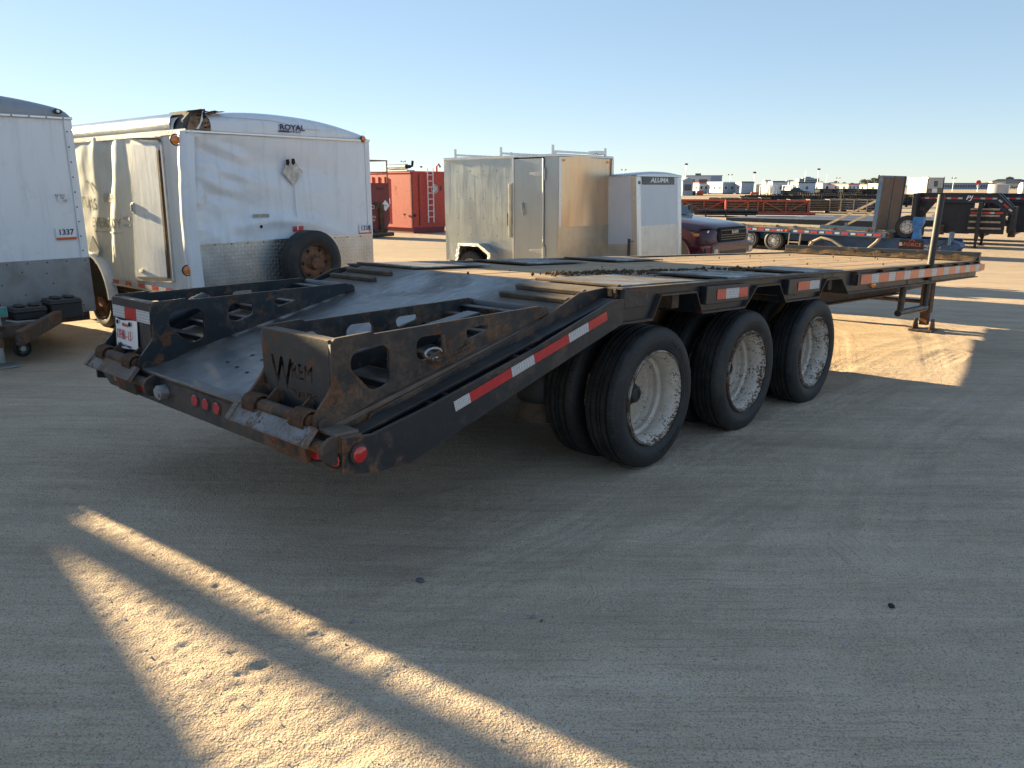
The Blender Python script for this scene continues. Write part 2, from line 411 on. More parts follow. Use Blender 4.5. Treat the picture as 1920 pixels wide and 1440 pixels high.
def ground_mat():
    g = G('packed_dirt'); c = g.coord()
    big = g.noise(c, .35, 5); mid = g.noise(c, 2.2, 7, .65); fine = g.noise(c, 38, 6, .75); grit = g.noise(c, 120, 3, .75); speck = g.noise(c, 260, 2, .6)
    band = g.noise(g.map(c, (.22, 2.1, 1), (0, 0, math.radians(-47))), 1.0, 5, .6)       # wheel lanes dragged along the yard
    streak = g.noise(g.map(c, (1, 11, 1), (0, 0, math.radians(-45))), 1.3, 6, .65)
    f = g.math('ADD', g.math('MULTIPLY', mid, .25), g.math('ADD', g.math('MULTIPLY', streak, .3), g.math('ADD', g.math('MULTIPLY', big, .15), g.math('MULTIPLY', band, .3))))
    col = g.ramp(f, [(.38, (.44, .325, .23)), (.5, (.62, .47, .335)), (.60, (.74, .575, .42))])
    col = g.mix(g.ramp(grit, [(.36, .85), (.47, 0.0)]), col, (.21, .165, .12))
    col = g.mix(g.ramp(grit, [(.58, 0.0), (.68, .6)]), col, (.74, .64, .50))
    col = g.mix(g.ramp(speck, [(.34, .6), (.43, 0.)]), col, (.19, .155, .12))
    col = g.mix(g.ramp(speck, [(.60, 0.), (.70, .6)]), col, (.78, .70, .58))
    tread = g.noise(g.map(c, (2.5, 80, 1), (0, 0, math.radians(-46))), 1.0, 4, .6)
    tread2 = g.noise(g.map(c, (60, 3, 1), (0, 0, math.radians(-38))), 1.0, 4, .6)
    tm = g.ramp(g.noise(c, .9, 3), [(.48, 0.), (.62, .8)])
    tr2 = g.mix(tm, tread, tread2)
    col = g.mix(g.ramp(tr2, [(.36, .40), (.47, 0.)]), col, (.30, .235, .17))
    vo = g.n.new('ShaderNodeTexVoronoi'); g.l.new(c, vo.inputs['Vector']); vo.inputs['Scale'].default_value = 62
    pebm = g.math('MULTIPLY', g.math('LESS_THAN', vo.outputs['Distance'], .22), g.math('GREATER_THAN', g.noise(c, 5, 4, .7), .52))
    col = g.mix(g.math('MULTIPLY', pebm, .75), col, g.mix(.55, vo.outputs['Color'], (.50, .45, .39)))
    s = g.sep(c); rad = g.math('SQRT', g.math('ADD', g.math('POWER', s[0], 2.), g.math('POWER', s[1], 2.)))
    far = g.ramp(g.math('DIVIDE', g.math('ADD', rad, g.math('MULTIPLY', big, 8.)), 60.), [(.26, 0.), (.52, 1.)])      # self-shading of the rough far ground put into its colour
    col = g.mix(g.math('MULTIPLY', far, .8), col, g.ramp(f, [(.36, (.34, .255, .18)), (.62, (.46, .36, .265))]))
    grain = g.math('ADD', g.math('MULTIPLY', g.voro(c, 95), .5), g.math('MULTIPLY', g.voro(c, 190), .3))
    h = g.math('ADD', g.math('ADD', g.math('MULTIPLY', fine, .55), g.math('MULTIPLY', grit, .5)), g.math('ADD', grain, g.math('MULTIPLY', pebm, .4)))
    h = g.math('ADD', h, g.math('ADD', g.math('MULTIPLY', mid, .2), g.math('MULTIPLY', tr2, .3)))
    return g.out(col, .95, 0, g.bump(h, .9, .009), Specular_IOR_Level=.12)
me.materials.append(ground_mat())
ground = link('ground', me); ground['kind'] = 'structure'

# ------------------------------------------------------------------ materials of the yard
M_black = painted_steel('black_painted_steel', (.014, .018, .023), .32, .8, .36, mudamt=.36)
M_black2 = painted_steel('black_frame_steel', (.014, .019, .026), .25, .6, .34, seed=4.2, mudamt=.25)
M_rusty = painted_steel('rust_worn_steel', (.022, .024, .027), .62, .8, .45, seed=9.1, mudamt=.66)
M_ramp = painted_steel('worn_ramp_steel', (.014, .017, .021), .48, .8, .42, seed=7.7, mudamt=.47)
M_under = painted_steel('chassis_steel', (.02, .018, .017), .75, .4, .6, seed=2.7, mudamt=.75)
M_brown = simple('brown_rust', (.085, .055, .035), .8, 0, .5, 9, .5, .4)
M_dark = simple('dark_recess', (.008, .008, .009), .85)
M_rubber = simple('black_plastic', (.018, .018, .019), .5, 0, .3, 8, .35)
M_galv = simple('galvanised', (.45, .46, .47), .42, .8, .2, 5, .2, .15)
M_chrome = simple('polished_metal', (.6, .6, .6), .2, 1, .1)
M_red = simple('red_reflective_film', (.50, .022, .028), .32, 0, .18, 25, .15, Coat_Weight=.4)
M_whitetape = None
def tape_white():
    g = G('white_reflective_film'); c = g.map(g.coord(), (1, 1, 1), (0, math.radians(0), 0))
    s = g.sep(c); a = g.math('MULTIPLY', g.math('ADD', s[0], s[2]), 150); b = g.math('MULTIPLY', g.math('SUBTRACT', s[0], s[2]), 150)
    h = g.math('MULTIPLY', g.math('SINE', a), g.math('SINE', b))
    col = g.ramp(h, [(.0, (.40, .41, .42)), (.3, (.62, .63, .64))])
    n = g.noise(g.coord(), 30, 5); col = g.mix(g.ramp(n, [(.62, 0.), (.72, .7)]), col, (.25, .2, .15))
    return g.out(col, .35, 0.0)
M_whitetape = tape_white()
M_lens = simple('red_lens', (.42, .012, .018), .12, 0, .1, 10, Coat_Weight=.6)
M_amber = simple('amber_lens', (.75, .19, .02), .15, 0, .1, 10, Coat_Weight=.6)
M_ink = simple('dark_lettering', (.02, .02, .025), .6)
M_white = simple('white_print', (.75, .75, .74), .5, 0, .05)
M_redink = simple('red_print', (.45, .03, .04), .5, 0, .05)
M_blueink = simple('navy_print', (.02, .035, .12), .45, 0, .1)

def tyre_mat():
    g = G('tyre_rubber'); c0 = g.coord(); s = g.sep(c0); r_ = g.rnd()
    va = g.n.new('ShaderNodeVectorMath'); va.operation = 'ADD'; g.l.new(c0, va.inputs[0]); g.l.new(g.comb(g.math('MULTIPLY', r_, 23.), g.math('MULTIPLY', r_, 9.), 0.), va.inputs[1]); c = va.outputs[0]
    n = g.noise(c, 5, 7, .65); n2 = g.noise(c, 45, 5)
    col = g.ramp(n, [(.3, (.010, .011, .0125)), (.68, (.020, .020, .0205))])
    col = g.mix(g.ramp(n2, [(.55, 0.), (.75, .3)]), col, (.10, .085, .07))
    rad = g.math('SQRT', g.math('ADD', g.math('POWER', s[0], 2.), g.math('POWER', s[2], 2.)))
    ang = g.math('ARCTAN2', s[0], s[2])
    tread = g.math('GREATER_THAN', rad, .432)
    mudl = g.ramp(g.noise(c, 3.2, 6, .7), [(.52, 0.), (.68, .55)])
    sip = g.math('MULTIPLY', g.math('SINE', g.math('MULTIPLY', ang, 120)), tread)
    ring = g.math('MULTIPLY', g.math('SINE', g.math('MULTIPLY', rad, 420)), g.math('SUBTRACT', 1., tread))
    h = g.math('ADD', g.math('MULTIPLY', sip, .35), g.math('ADD', g.math('MULTIPLY', ring, .25), g.math('MULTIPLY', n2, .5)))
    col = g.mix(g.math('MULTIPLY', g.ramp(g.noise(c, 9, 5), [(.45, 0.), (.7, .5)]), tread), col, (.055, .048, .042))
    col = g.mix(mudl, col, (.06, .05, .04))
    return g.out(col, g.math('ADD', g.math('MULTIPLY', n, .25), .5), 0, g.bump(h, .5, .004))
M_tyre = tyre_mat()
def rim_mat():
    g = G('white_rim_paint'); c0 = g.coord(); s = g.sep(c0); r_ = g.rnd()
    va = g.n.new('ShaderNodeVectorMath'); va.operation = 'ADD'; g.l.new(c0, va.inputs[0]); g.l.new(g.comb(g.math('MULTIPLY', r_, 37.), g.math('MULTIPLY', r_, 11.), 0.), va.inputs[1]); c = va.outputs[0]
    n = g.noise(c, 75, 4, .7); n2 = g.noise(c, 9, 6); n3 = g.noise(c, 28, 6, .7)
    rad = g.math('SQRT', g.math('ADD', g.math('POWER', s[0], 2.), g.math('POWER', s[2], 2.)))
    edge = g.ramp(rad, [(.255, 0.), (.292, 1.)])
    lvl = g.math('ADD', g.math('MULTIPLY', n, .5), g.math('ADD', g.math('MULTIPLY', n2, .3), g.math('MULTIPLY', n3, .2)))
    lvl = g.math('ADD', lvl, g.math('MULTIPLY', edge, .075))
    lvl = g.math('ADD', lvl, g.math('MULTIPLY', g.math('SUBTRACT', r_, .5), .03))
    rust = g.ramp(lvl, [(.555, 0.), (.59, 1.)])
    base = g.ramp(n2, [(.3, (.56, .49, .41)), (.7, (.74, .68, .60))])
    dirt = g.ramp(n3, [(.45, 0.), (.75, .55)])
    base = g.mix(dirt, base, (.40, .29, .20))
    base = g.mix(g.ramp(rad, [(.20, .75), (.245, 0.)]), base, g.ramp(n3, [(.3, (.30, .22, .16)), (.7, (.50, .40, .32))]))
    lip = g.ramp(rad, [(.288, 0.), (.296, .9)])
    col = g.mix(g.math('MAXIMUM', rust, g.math('MULTIPLY', lip, g.ramp(n2, [(.4, .4), (.6, 1.)]))), base, g.ramp(n, [(.3, (.05, .025, .014)), (.7, (.17, .075, .03))]))
    return g.out(col, g.math('ADD', .38, g.math('MULTIPLY', rust, .4)), 0, g.bump(g.math('MULTIPLY', rust, -1.), .35, .002))
M_rim = rim_mat()

def wood_mat():
    g = G('deck_wood'); c = g.coord(); r = g.rnd()
    v = g.n.new('ShaderNodeVectorMath'); v.operation = 'ADD'; g.l.new(c, v.inputs[0]); g.l.new(g.comb(g.math('MULTIPLY', r, 31.), g.math('MULTIPLY', r, 17.), 0.), v.inputs[1])
    p = v.outputs[0]
    grain = g.noise(g.map(p, (1.2, 40, 40)), 2.0, 8, .65); big = g.noise(g.map(p, (.7, 3, 1)), 1.6, 6); dirt = g.noise(p, 5, 8, .65)
    col = g.ramp(grain, [(.3, (.26, .155, .078)), (.5, (.45, .285, .145)), (.72, (.56, .38, .21))])
    col = g.mix(g.ramp(big, [(.40, 0.), (.75, .5)]), col, (.33, .26, .19))
    col = g.mix(g.math('MULTIPLY', r, .35), col, (.20, .15, .10))
    col = g.mix(g.ramp(dirt, [(.56, 0.), (.66, .75)]), col, (.11, .078, .05))
    return g.out(col, .8, 0, g.bump(g.math('ADD', grain, g.math('MULTIPLY', dirt, .5)), .5, .006))
M_wood = wood_mat()
def bed_mat():
    """worn checker plate of the beavertail, polished blue-grey in the wheel tracks and brown with mud at the sides"""
    g = G('worn_deck_plate'); c = g.coord(); s = g.sep(c)
    n = g.noise(c, 1.6, 7, .6, .5); n2 = g.noise(c, 8, 8, .7); f = g.noise(g.map(c, (2, 7, 2)), 3.5, 8, .7, .8)
    col = g.ramp(n2, [(.3, (.17, .16, .155)), (.7, (.27, .26, .25))])
    ed = g.math('ADD', g.math('ABSOLUTE', g.math('SUBTRACT', s[1], 1.30)), g.math('MULTIPLY', g.math('SUBTRACT', n, .5), .9))
    mud = g.ramp(ed, [(.40, 0.), (.85, 1.)])
    mud2 = g.ramp(n, [(.50, 0.), (.64, .8)])
    m = g.math('MAXIMUM', mud, mud2)
    col = g.mix(m, col, g.ramp(n2, [(.3, (.11, .082, .062)), (.7, (.185, .145, .115))]))
    fl = g.ramp(f, [(.56, 0.), (.62, .8)]); top = g.ramp(s[0], [(-1.1, 0.), (-.35, 1.)]) if False else g.math('MULTIPLY', g.math('ADD', s[0], 1.4), .9, clamp=True)
    col = g.mix(g.math('MULTIPLY', fl, g.math('MULTIPLY', top, g.math('SUBTRACT', 1., mud))), col, (.32, .34, .36))
    ro = g.math('ADD', .40, g.math('MULTIPLY', m, .38))
    me_ = g.math('SUBTRACT', .75, g.math('MULTIPLY', m, .7))
    a = g.math('MULTIPLY', s[0], 28); b = g.math('MULTIPLY', s[1], 28)
    chk = g.math('MULTIPLY', g.math('SINE', g.math('ADD', a, b)), g.math('SINE', g.math('SUBTRACT', a, b)))
    h = g.math('ADD', g.math('MULTIPLY', chk, .12), g.math('ADD', g.math('MULTIPLY', n2, .6), g.math('MULTIPLY', fl, .5)))
    return g.out(col, ro, me_, g.bump(h, .35, .006))
M_bed = bed_mat()
def plate_top_mat():
    g = G('deck_cover_plate'); c = g.coord(); n = g.noise(c, 4, 8, .65, .4); n2 = g.noise(c, 30, 5)
    col = g.ramp(n, [(.35, (.085, .066, .055)), (.5, (.15, .125, .105)), (.62, (.30, .31, .32))])
    return g.out(col, g.ramp(n, [(.4, .7), (.62, .38)]), g.ramp(n, [(.48, .1), (.62, .6)]), g.bump(n2, .4, .004))
M_plate = plate_top_mat()
def mudcake_mat(name='caked_mud', col=(.085, .058, .038)):
    g = G(name); c = g.coord(); n = g.noise(c, 9, 8, .7); n2 = g.noise(c, 45, 6, .7)
    cc = g.ramp(n, [(.3, tuple(x * .55 for x in col)), (.7, tuple(x * 1.6 for x in col))])
    return g.out(cc, .95, 0, g.bump(g.math('ADD', n, n2), 1.0, .02), Specular_IOR_Level=.1)
M_mud = mudcake_mat()
M_gravel = mudcake_mat('loose_dirt_clods', (.13, .09, .058))

# ------------------------------------------------------------------ flatbed trailer (local x forward, y to the left, z up)
d_ = Vector((math.sin(.7499), math.cos(.7499), 0)); nn_ = Vector((.0153, .034, 1)).normalized()
d_.z = -.0153 * d_.x - .034 * d_.y; d_.normalize(); l_ = nn_.cross(d_)
TP = -.0128
d_ = (d_ + nn_ * TP).normalized(); n_ = d_.cross(l_)
O_ = Vector((.6009, 4.3149, -.0153 * .6009 - .034 * 4.3149))
TM = axes_M(d_, l_, n_, O_)
TR = thing('flatbed_trailer', 'long black flatbed trailer with worn wood deck, dual tyres and two folded rear ramps', 'trailer', TM)
W, H, L, SL = 2.59, 1.151, 7.98, .264
zd = lambda s: H + SL * s
# deck planks
pw = (W - .20) / 13
pm = MB().box(0.02, 7.86, 0, pw - .008, -.045, 0).mesh('deck_plank', M_wood, bevel=.004)
for k in range(13):
    o = link('deck_plank', pm, TR); o.location = (0, .10 + k * pw, H - .006 + random.uniform(-.002, .002))
# side frame with the scalloped arches above the wheels
ARCH = [(.32, .40, .81, .905), (1.50, 1.66, 2.03, 2.165), (2.80, 2.93, 3.26, 3.45)]
def side_outline():
    lo = [(-.03, .952), (.10, .952)]
    for a, b, c_, e in ARCH: lo += [(a, .952), (b, 1.092), (c_, 1.092), (e, .952)]
    return lo + [(3.62, .952), (8.0, .945)]
low = side_outline()
for sgn, y0 in ((1, 0.035), (-1, W - .035)):
    y1 = y0 + .018 * sgn
    b = MB().prism(low + [(8.0, H), (-.03, H)], 1, y0, y1)
    b.build('side_frame', M_black2, TR, bevel=.003)
    fl = MB()
    for (a0, z0), (a1, z1) in zip(low, low[1:]):
        fl.add([(a0, y0 - .03 * sgn, z0), (a1, y0 - .03 * sgn, z1), (a1, y0 + .30 * sgn, z1), (a0, y0 + .30 * sgn, z0),
                (a0, y0 - .03 * sgn, z0 + .012), (a1, y0 - .03 * sgn, z1 + .012), (a1, y0 + .30 * sgn, z1 + .012), (a0, y0 + .30 * sgn, z0 + .012)],
               [(0, 1, 2, 3), (7, 6, 5, 4), (0, 4, 5, 1), (2, 6, 7, 3), (1, 5, 6, 2), (0, 3, 7, 4)])
    fl.build('frame_flange', M_black, TR)
    MB().box(-.02, 8.0, min(y0 - .035 * sgn, y0 + .07 * sgn), max(y0 - .035 * sgn, y0 + .07 * sgn), H - .004, H + .008).build('deck_edge_rail', M_rusty, TR, bevel=.002)
# rub rail on stake pockets (near side, forward of the axles)
for sgn, y0 in ((1, -.012), (-1, W + .012)):
    MB().box(3.58, 7.99, y0 - .008, y0 + .008, 1.022, 1.122).build('rub_rail', M_black, TR, bevel=.002)
    pk = MB().box(-.035, .035, -.02, .02, 1.02, 1.14).mesh('stake_pocket', M_black)
    for s in (3.62, 4.3, 4.95, 5.45, 5.87, 6.35, 6.95, 7.5, 7.94):
        o = link('stake_pocket', pk, TR); o.location = (s, y0 + .027 * sgn, 0)
    for s0, s1 in ((.90, 1.49), (2.14, 2.75)):
        MB().box(s0, s1, y0 - .006, y0 + .044 * sgn, 1.012, 1.128).build('rail_box', M_black, TR, bevel=.004)
    MB().box(.0, .238, min(y0 + .005 * sgn, y0 + .045 * sgn), max(y0 + .005 * sgn, y0 + .045 * sgn), 1.043, 1.148).build('corner_box', M_rusty, TR, bevel=.004)
# reflective tape
def tape(L_, h, mat, nm):
    return MB().box(0, L_, -.0015, .0015, -h / 2, h / 2).mesh(nm, mat)
tr_, tw_ = tape(.28, .085, M_red, 'tape_red'), tape(.19, .085, M_whitetape, 'tape_white')
s = 3.64; k = 0
while s < 7.9:
    o = link('reflective_tape', (tr_, tw_)[k % 2], TR); o.location = (s, -.0225, 1.073); s += (.28, .19)[k % 2]; k += 1
for s0, seq in ((1.03, (('r', .12), ('w', .18), ('r', .13))), (2.30, (('r', .22), ('w', .19)))):
    s = s0
    for q, Lq in seq:
        o = link('reflective_tape', tr_ if q == 'r' else tw_, TR); o.scale = (Lq / (.28 if q == 'r' else .19), 1, .78); o.location = (s, -.0205, 1.072); s += Lq
MB().lathe([(0, -.012), (.028, -.010), (.034, 0)], (0, 0, 0), 'y', 16).build('marker_light', M_amber, TR, smooth=.6).matrix_local = Matrix.Translation((4.11, .033, 1.006)) @ Matrix.Diagonal((1.9, 1.6, 1, 1))
# bulkhead with mud
MB().box(7.90, 7.985, 0.0, W, H - .02, H + .115).build('bulkhead', M_black2, TR, bevel=.006)
mv = MB(); rows = []
for i in range(7):
    rows.append([])
    for j in range(121):
        a = i / 6; n1 = mnoise.noise((j * .13, i * .5, 3.1)); n2 = mnoise.noise((j * .4, i * .9, 7.7))
        zz = H + .004 + a * (.058 + .035 * n1); xx = 7.897 - (1 - a) * (.11 + .08 * n1) * (1 - a) - .012 * abs(n2)
        rows[-1].append((xx, .02 + (W - .04) * j / 120, zz))
mv.grid(rows).build('mud_bank', M_mud, TR, smooth=1.0)
for t in (2.22, .60):
    mv = MB(); a = [(7.94, t + .035 * math.cos(q), H + .15 + .03 * math.sin(q)) for q in np.linspace(0, 2 * PI, 15)]
    mv.tube(a, .007, 6); mv.build('d_ring', M_brown, TR, smooth=.8)
# underside: two main beams, cross members
for t in (.66, 1.93):
    b = MB()
    b.prism([(-.25, .98), (8.0, .98), (8.0, .77), (6.9, .745), (.0, .745), (-.25, .90)], 1, t - .008, t + .008)
    b.box(0., 6.9, t - .07, t + .07, .731, .747); b.box(-.2, 8.0, t - .07, t + .07, .978, .992)
    b.build('main_beam', M_rusty, TR, bevel=.002)
xm = MB().box(-.04, .04, .06, W - .06, 1.0, 1.1).mesh('cross_member', M_under)
for k in range(16):
    o = link('cross_member', xm, TR); o.location = (.15 + k * .5, 0, 0)
MB().box(6.9, 7.98, .85, 1.74, .70, .95).build('kingpin_plate', M_under, TR)
# wheel cover plates on the deck
cp = MB().box(-.42, .42, 0, .63, 0, .012).mesh('cover_plate', M_plate, bevel=.004)
for s in (.46, 1.72, 3.0):
    for t in (.06, 1.90):
        o = link('cover_plate', cp, TR); o.location = (s, t, H + .003); o.rotation_euler = (0, 0, 0)
    for t in (.06, 1.90):
        MB().box(s - .435, s - .405, t, t + .63, H + .004, H + .021).build('cover_lip', M_brown, TR, bevel=.004)
# axles and wheels
AX = (.458, 1.683, 2.907); RT = .452
def tyre_prof():
    p = [(.292, .0), (.300, .022), (.318, .012), (.345, .001), (.375, -.004), (.405, .003), (.424, .012), (.436, .020), (.4435, .030)]
    w = .245; out = list(p)
    for a, b in ((.062, .074), (.106, .116), (.131, .141), (.173, .185)):
        out += [(.4505, a - .004), (.436, a), (.436, b), (.4505, b + .004)] if a > .09 and b < .16 else [(.4495, a - .004), (.435, a), (.435, b), (.4495, b + .004)]
    return out + [(r, w - q) for r, q in p[::-1]]
tyre_me = MB().lathe(tyre_prof(), (0, 0, 0), 'y', 96, closed=True).mesh('tyre', M_tyre, smooth=.55)
rimp = [(.302, .020), (.300, .006), (.294, .004), (.289, .012), (.286, .026), (.272, .042), (.262, .066), (.256, .100), (.258, .130), (.262, .138), (.256, .146), (.240, .152), (.236, .172), (.240, .182), (.232, .196), (.226, .216), (.205, .226), (.165, .229), (.125, .224), (.100, .226), (.0, .226)]
rim_me = MB().lathe(rimp, (0, 0, 0), 'y', 72).mesh('rim', M_rim, smooth=.7)
hubb = MB().lathe([(.078, .226), (.074, .195), (.060, .188), (.054, .158), (.046, .150), (.028, .148), (.026, .154), (0, .154)], (0, 0, 0), 'y', 28)
hub_me = hubb.mesh('hub', M_rubber, smooth=.6)
for s in AX:
    zc = RT + .0128 * s - .004
    MB().cyl((s, .2, zc), (s, W - .2, zc), .06, 16).build('axle', M_under, TR, smooth=.6)
    for t, flip in ((.028, 1), (.345, 0), (W - .028, -1), (W - .345, 0)):
        o = link('wheel', tyre_me, TR)
        if flip >= 0: M = Matrix.Translation((s, t, zc))
        else: M = Matrix.Translation((s, t, zc)) @ Matrix.Rotation(PI, 4, 'Z')
        if flip == 0 and t > 1.3: M = Matrix.Translation((s, t, zc)) @ Matrix.Rotation(PI, 4, 'Z')
        o.matrix_local = M @ Matrix.Rotation(random.uniform(0, 6), 4, 'Y')
        link('rim', rim_me, o)
        if flip:
            link('hub', hub_me, o)
    for t in (.75, 1.84):
        MB().box(s - .05, s + .45, t - .05, t + .05, zc - .02, zc + .12).build('trailing_arm', M_under, TR, bevel=.01)
# raised sidewall lettering on the rear right tyre
wheel0 = [o for o in TR.children if o.name.startswith('wheel')][0]
wheel0.matrix_local = Matrix.Translation((AX[0], .028, RT))
for word, a0, rad_, rev in (('IRONHEAD', -1.02, .372, 1), ('RADIAL', .95, .368, 0)):
    for i, ch in enumerate(word):
        da = .092 * (i - (len(word) - 1) / 2); a = a0 + (da if rev else -da)
        R = Vector((-math.sin(a), 0, math.cos(a))) if rev else Vector((math.sin(a), 0, -math.cos(a)))
        U = Vector((-math.cos(a), 0, -math.sin(a))) if rev else Vector((math.cos(a), 0, math.sin(a)))
        p = (rad_ * math.cos(a), -.0035, rad_ * math.sin(a))
        lettering(ch, .042, M_rubber, wheel0, (R, U, (0, -1, 0)), p, .0016, .0006, .9)
# air bags behind the first axle
for t in (.72, W - .72):
    b = MB().lathe([(.0, .56), (.13, .56), (.155, .52), (.160, .42), (.150, .385), (.135, .375)], (.15, t, 0), 'z', 28)
    b.lathe([(.120, .375), (.135, .35), (.150, .27), (.150, .25), (0, .25)], (.15, t, 0), 'z', 28, mi=1)
    b.build('air_spring', [M_rubber, M_brown], TR, smooth=.6)
# landing gear, hanging step, stake
for t in (.42, W - .42):
    g = MB(); s0 = 7.42; zf = .275 if t < 1 else .24
    g.box(s0 - .065, s0 + .065, t - .065, t + .065, .48, 1.0); g.box(s0 - .05, s0 + .05, t - .05, t + .05, zf + .05, .55)
    g.build('landing_leg', M_rusty, TR, bevel=.006)
    g = MB(); g.box(s0 - .15, s0 + .15, t - .14, t + .14, zf - .03, zf - .005)
    for q in (-.10, .10):
        g.prism([(s0 - .12, zf - .005), (s0 + .12, zf - .005), (s0 + .05, zf + .13), (s0 - .05, zf + .13)], 1, t + q - .008, t + q + .008)
    g.build('landing_foot', M_rusty, TR, bevel=.003)
MB().cyl((7.42, .45, .62), (7.42, W - .45, .62), .025, 10).build('leg_cross_shaft', M_under, TR, smooth=.7)
MB().tube([(5.18, .06, 1.04), (5.14, .06, .67)], .033, 12).build('step_hanger', M_black, TR, smooth=.7)
MB().tube([(6.02, .06, 1.04), (5.99, .06, .67)], .033, 12).build('step_hanger', M_black, TR, smooth=.7)
MB().tube([(5.08, .06, .665), (6.03, .06, .665)], .036, 12).build('step_bar', M_black, TR, smooth=.7)
MB().tube([(5.83, .012, .98), (5.84, .012, 1.15), (5.915, .012, 1.905)], .036, 14).build('stake_post', simple('weathered_grey_pipe', (.028, .027, .027), .55, .1, .3, 6, .1, .2), TR, smooth=.7)
MB().lathe([(0, -.30), (.15, -.28), (.17, 0), (.15, .28), (0, .30)], (6.7, 1.3, .80), 'y', 20).build('air_tank', M_under, TR, smooth=.7)

MB().box(3.363, 3.372, W - 1.05, W - .01, .16, .97).build('light_block_flap', M_rubber, TR)  # added flap, closes a slit of sunlight under the deck
MB().box(3.374, 4.05, W - .50, W - .06, .20, .96).build('shade_casting_box', M_black, TR, bevel=.01)  # added box, its shadow bounds the sunlit patch beyond the wheels

# ---------------- beavertail
bt = MB(); sA, sB = .02, -1.9
bt.add([(sA, .142, H), (sB, .142, zd(sB)), (sB, W - .142, zd(sB)), (sA, W - .142, H), (sA, .142, H - .02), (sB, .142, zd(sB) - .02), (sB, W - .142, zd(sB) - .02), (sA, W - .142, H - .02)],
       [(0, 3, 2, 1), (4, 5, 6, 7), (0, 1, 5, 4), (1, 2, 6, 5), (2, 3, 7, 6), (3, 0, 4, 7)])
bt.build('beavertail_plate', M_bed, TR)
MB().prism([(-1.88, zd(-1.88) - .022), (-1.88, zd(-1.88) - .11), (0., H - .16), (0., H - .022)], 1, .143, W - .143).build('beavertail_frame', M_under, TR)
hb = MB()
for (i, j) in [(i, j) for i in range(4) for j in range(3)]:
    s, t = -1.30 - .12 * i + .02 * j, 1.02 + .14 * j + .05 * i
    hb.lathe([(.0, .0015), (.011, .0012), (.012, 0)], (s, t, zd(s) + .0005), 'z', 10)
hb.build('drain_holes', M_dark, TR)
for side in (1, -1):
    Y = (lambda y: y) if side == 1 else (lambda y: W - y)
    sk = [(-1.9, .652), (-1.9, .50), (-1.75, .472), (-1.55, .472), (-.906, .676), (-.03, .950), (.0, .952), (.0, 1.10), (-.10, 1.098), (-.135, 1.087), (-.747, .894), (-1.455, .707), (-1.75, .640)]
    MB().prism(sk, 1, Y(-.006), Y(.012)).build('side_skirt', M_black if side == 1 else M_black2, TR, bevel=.003)
    wb_ = [(-1.86, .52), (-.03, .96), (.03, 1.10), (-1.80, zd(-1.80) - .055)]
    c = MB().prism(wb_, 1, Y(.085), Y(.097))
    c.add([(s, Y(y), zd(s) + z) for s in (-1.80, -.03) for y, z in ((.045, -.045), (.127, -.045), (.127, -.059), (.045, -.059))],
          [(0, 1, 2, 3), (4, 7, 6, 5), (0, 4, 5, 1), (1, 5, 6, 2), (2, 6, 7, 3), (3, 7, 4, 0)])
    c.build('beavertail_channel', M_black2, TR, bevel=.002)
    fin = [(-1.71, .595), (-1.655, zd(-1.655) - .028), (-.62, zd(-.62) - .006), (-.24, H - .018), (.03, H + .004), (.03, 1.0)]
    MB().prism(fin, 1, Y(.128), Y(.140)).build('guide_fin', M_rusty if side == 1 else M_black, TR, bevel=.002)
    for s in (-1.36, -.80, -.20):
        b = MB(); z0 = zd(s) - .062
        for q in (-.045, .045):
            b.prism([(s + q - .005, z0 - .13 + SL * q), (s + q + .005, z0 - .13 + SL * q), (s + q + .005, z0 + SL * q), (s + q - .005, z0 + SL * q)], 1, Y(.013), Y(.084))
        b.build('pocket_web', M_black, TR)
# tape along the skirt: a strip that follows the slope
ts = -1.296; k = 0
for Lq, q in ((.10, 'w'), (.29, 'r'), (.17, 'w'), (.28, 'r'), (.17, 'w'), (.17, 'r')):
    me_ = tr_ if q == 'r' else tw_
    o = link('reflective_tape', me_, TR)
    a = math.atan2(1.015 - .684, 1.125)
    o.matrix_local = Matrix.Translation((ts, -.0085, .684 + (ts + 1.296) * math.tan(a))) @ Matrix.Rotation(-a, 4, 'Y') @ Matrix.Diagonal((Lq / (.28 if q == 'r' else .19), 1, .57, 1))
    ts += Lq * math.cos(a)
# traction cleats at the head of the beavertail
for t0, t1 in ((.17, .69), (1.90, 2.42)):
    for s in (-.137, -.28):
        b = MB(); b.bar((s, t0, zd(s) + .012), (s, t1, zd(s) + .012), .035, .03, up=(-SL, 0, 1)); b.build('traction_cleat', M_brown, TR, bevel=.005)
    for t in (t0 + .06, t1 - .19):
        s = -.205
        MB().prism([(s - .022 + .022 * math.cos(a), t + .065 + (.06 * math.cos(a + PI / 2) if False else .065 * math.sin(a))) for a in np.linspace(0, 2 * PI, 17)[:-1]], 2, zd(s) + .001, zd(s) + .004).build('slot', M_dark, TR)
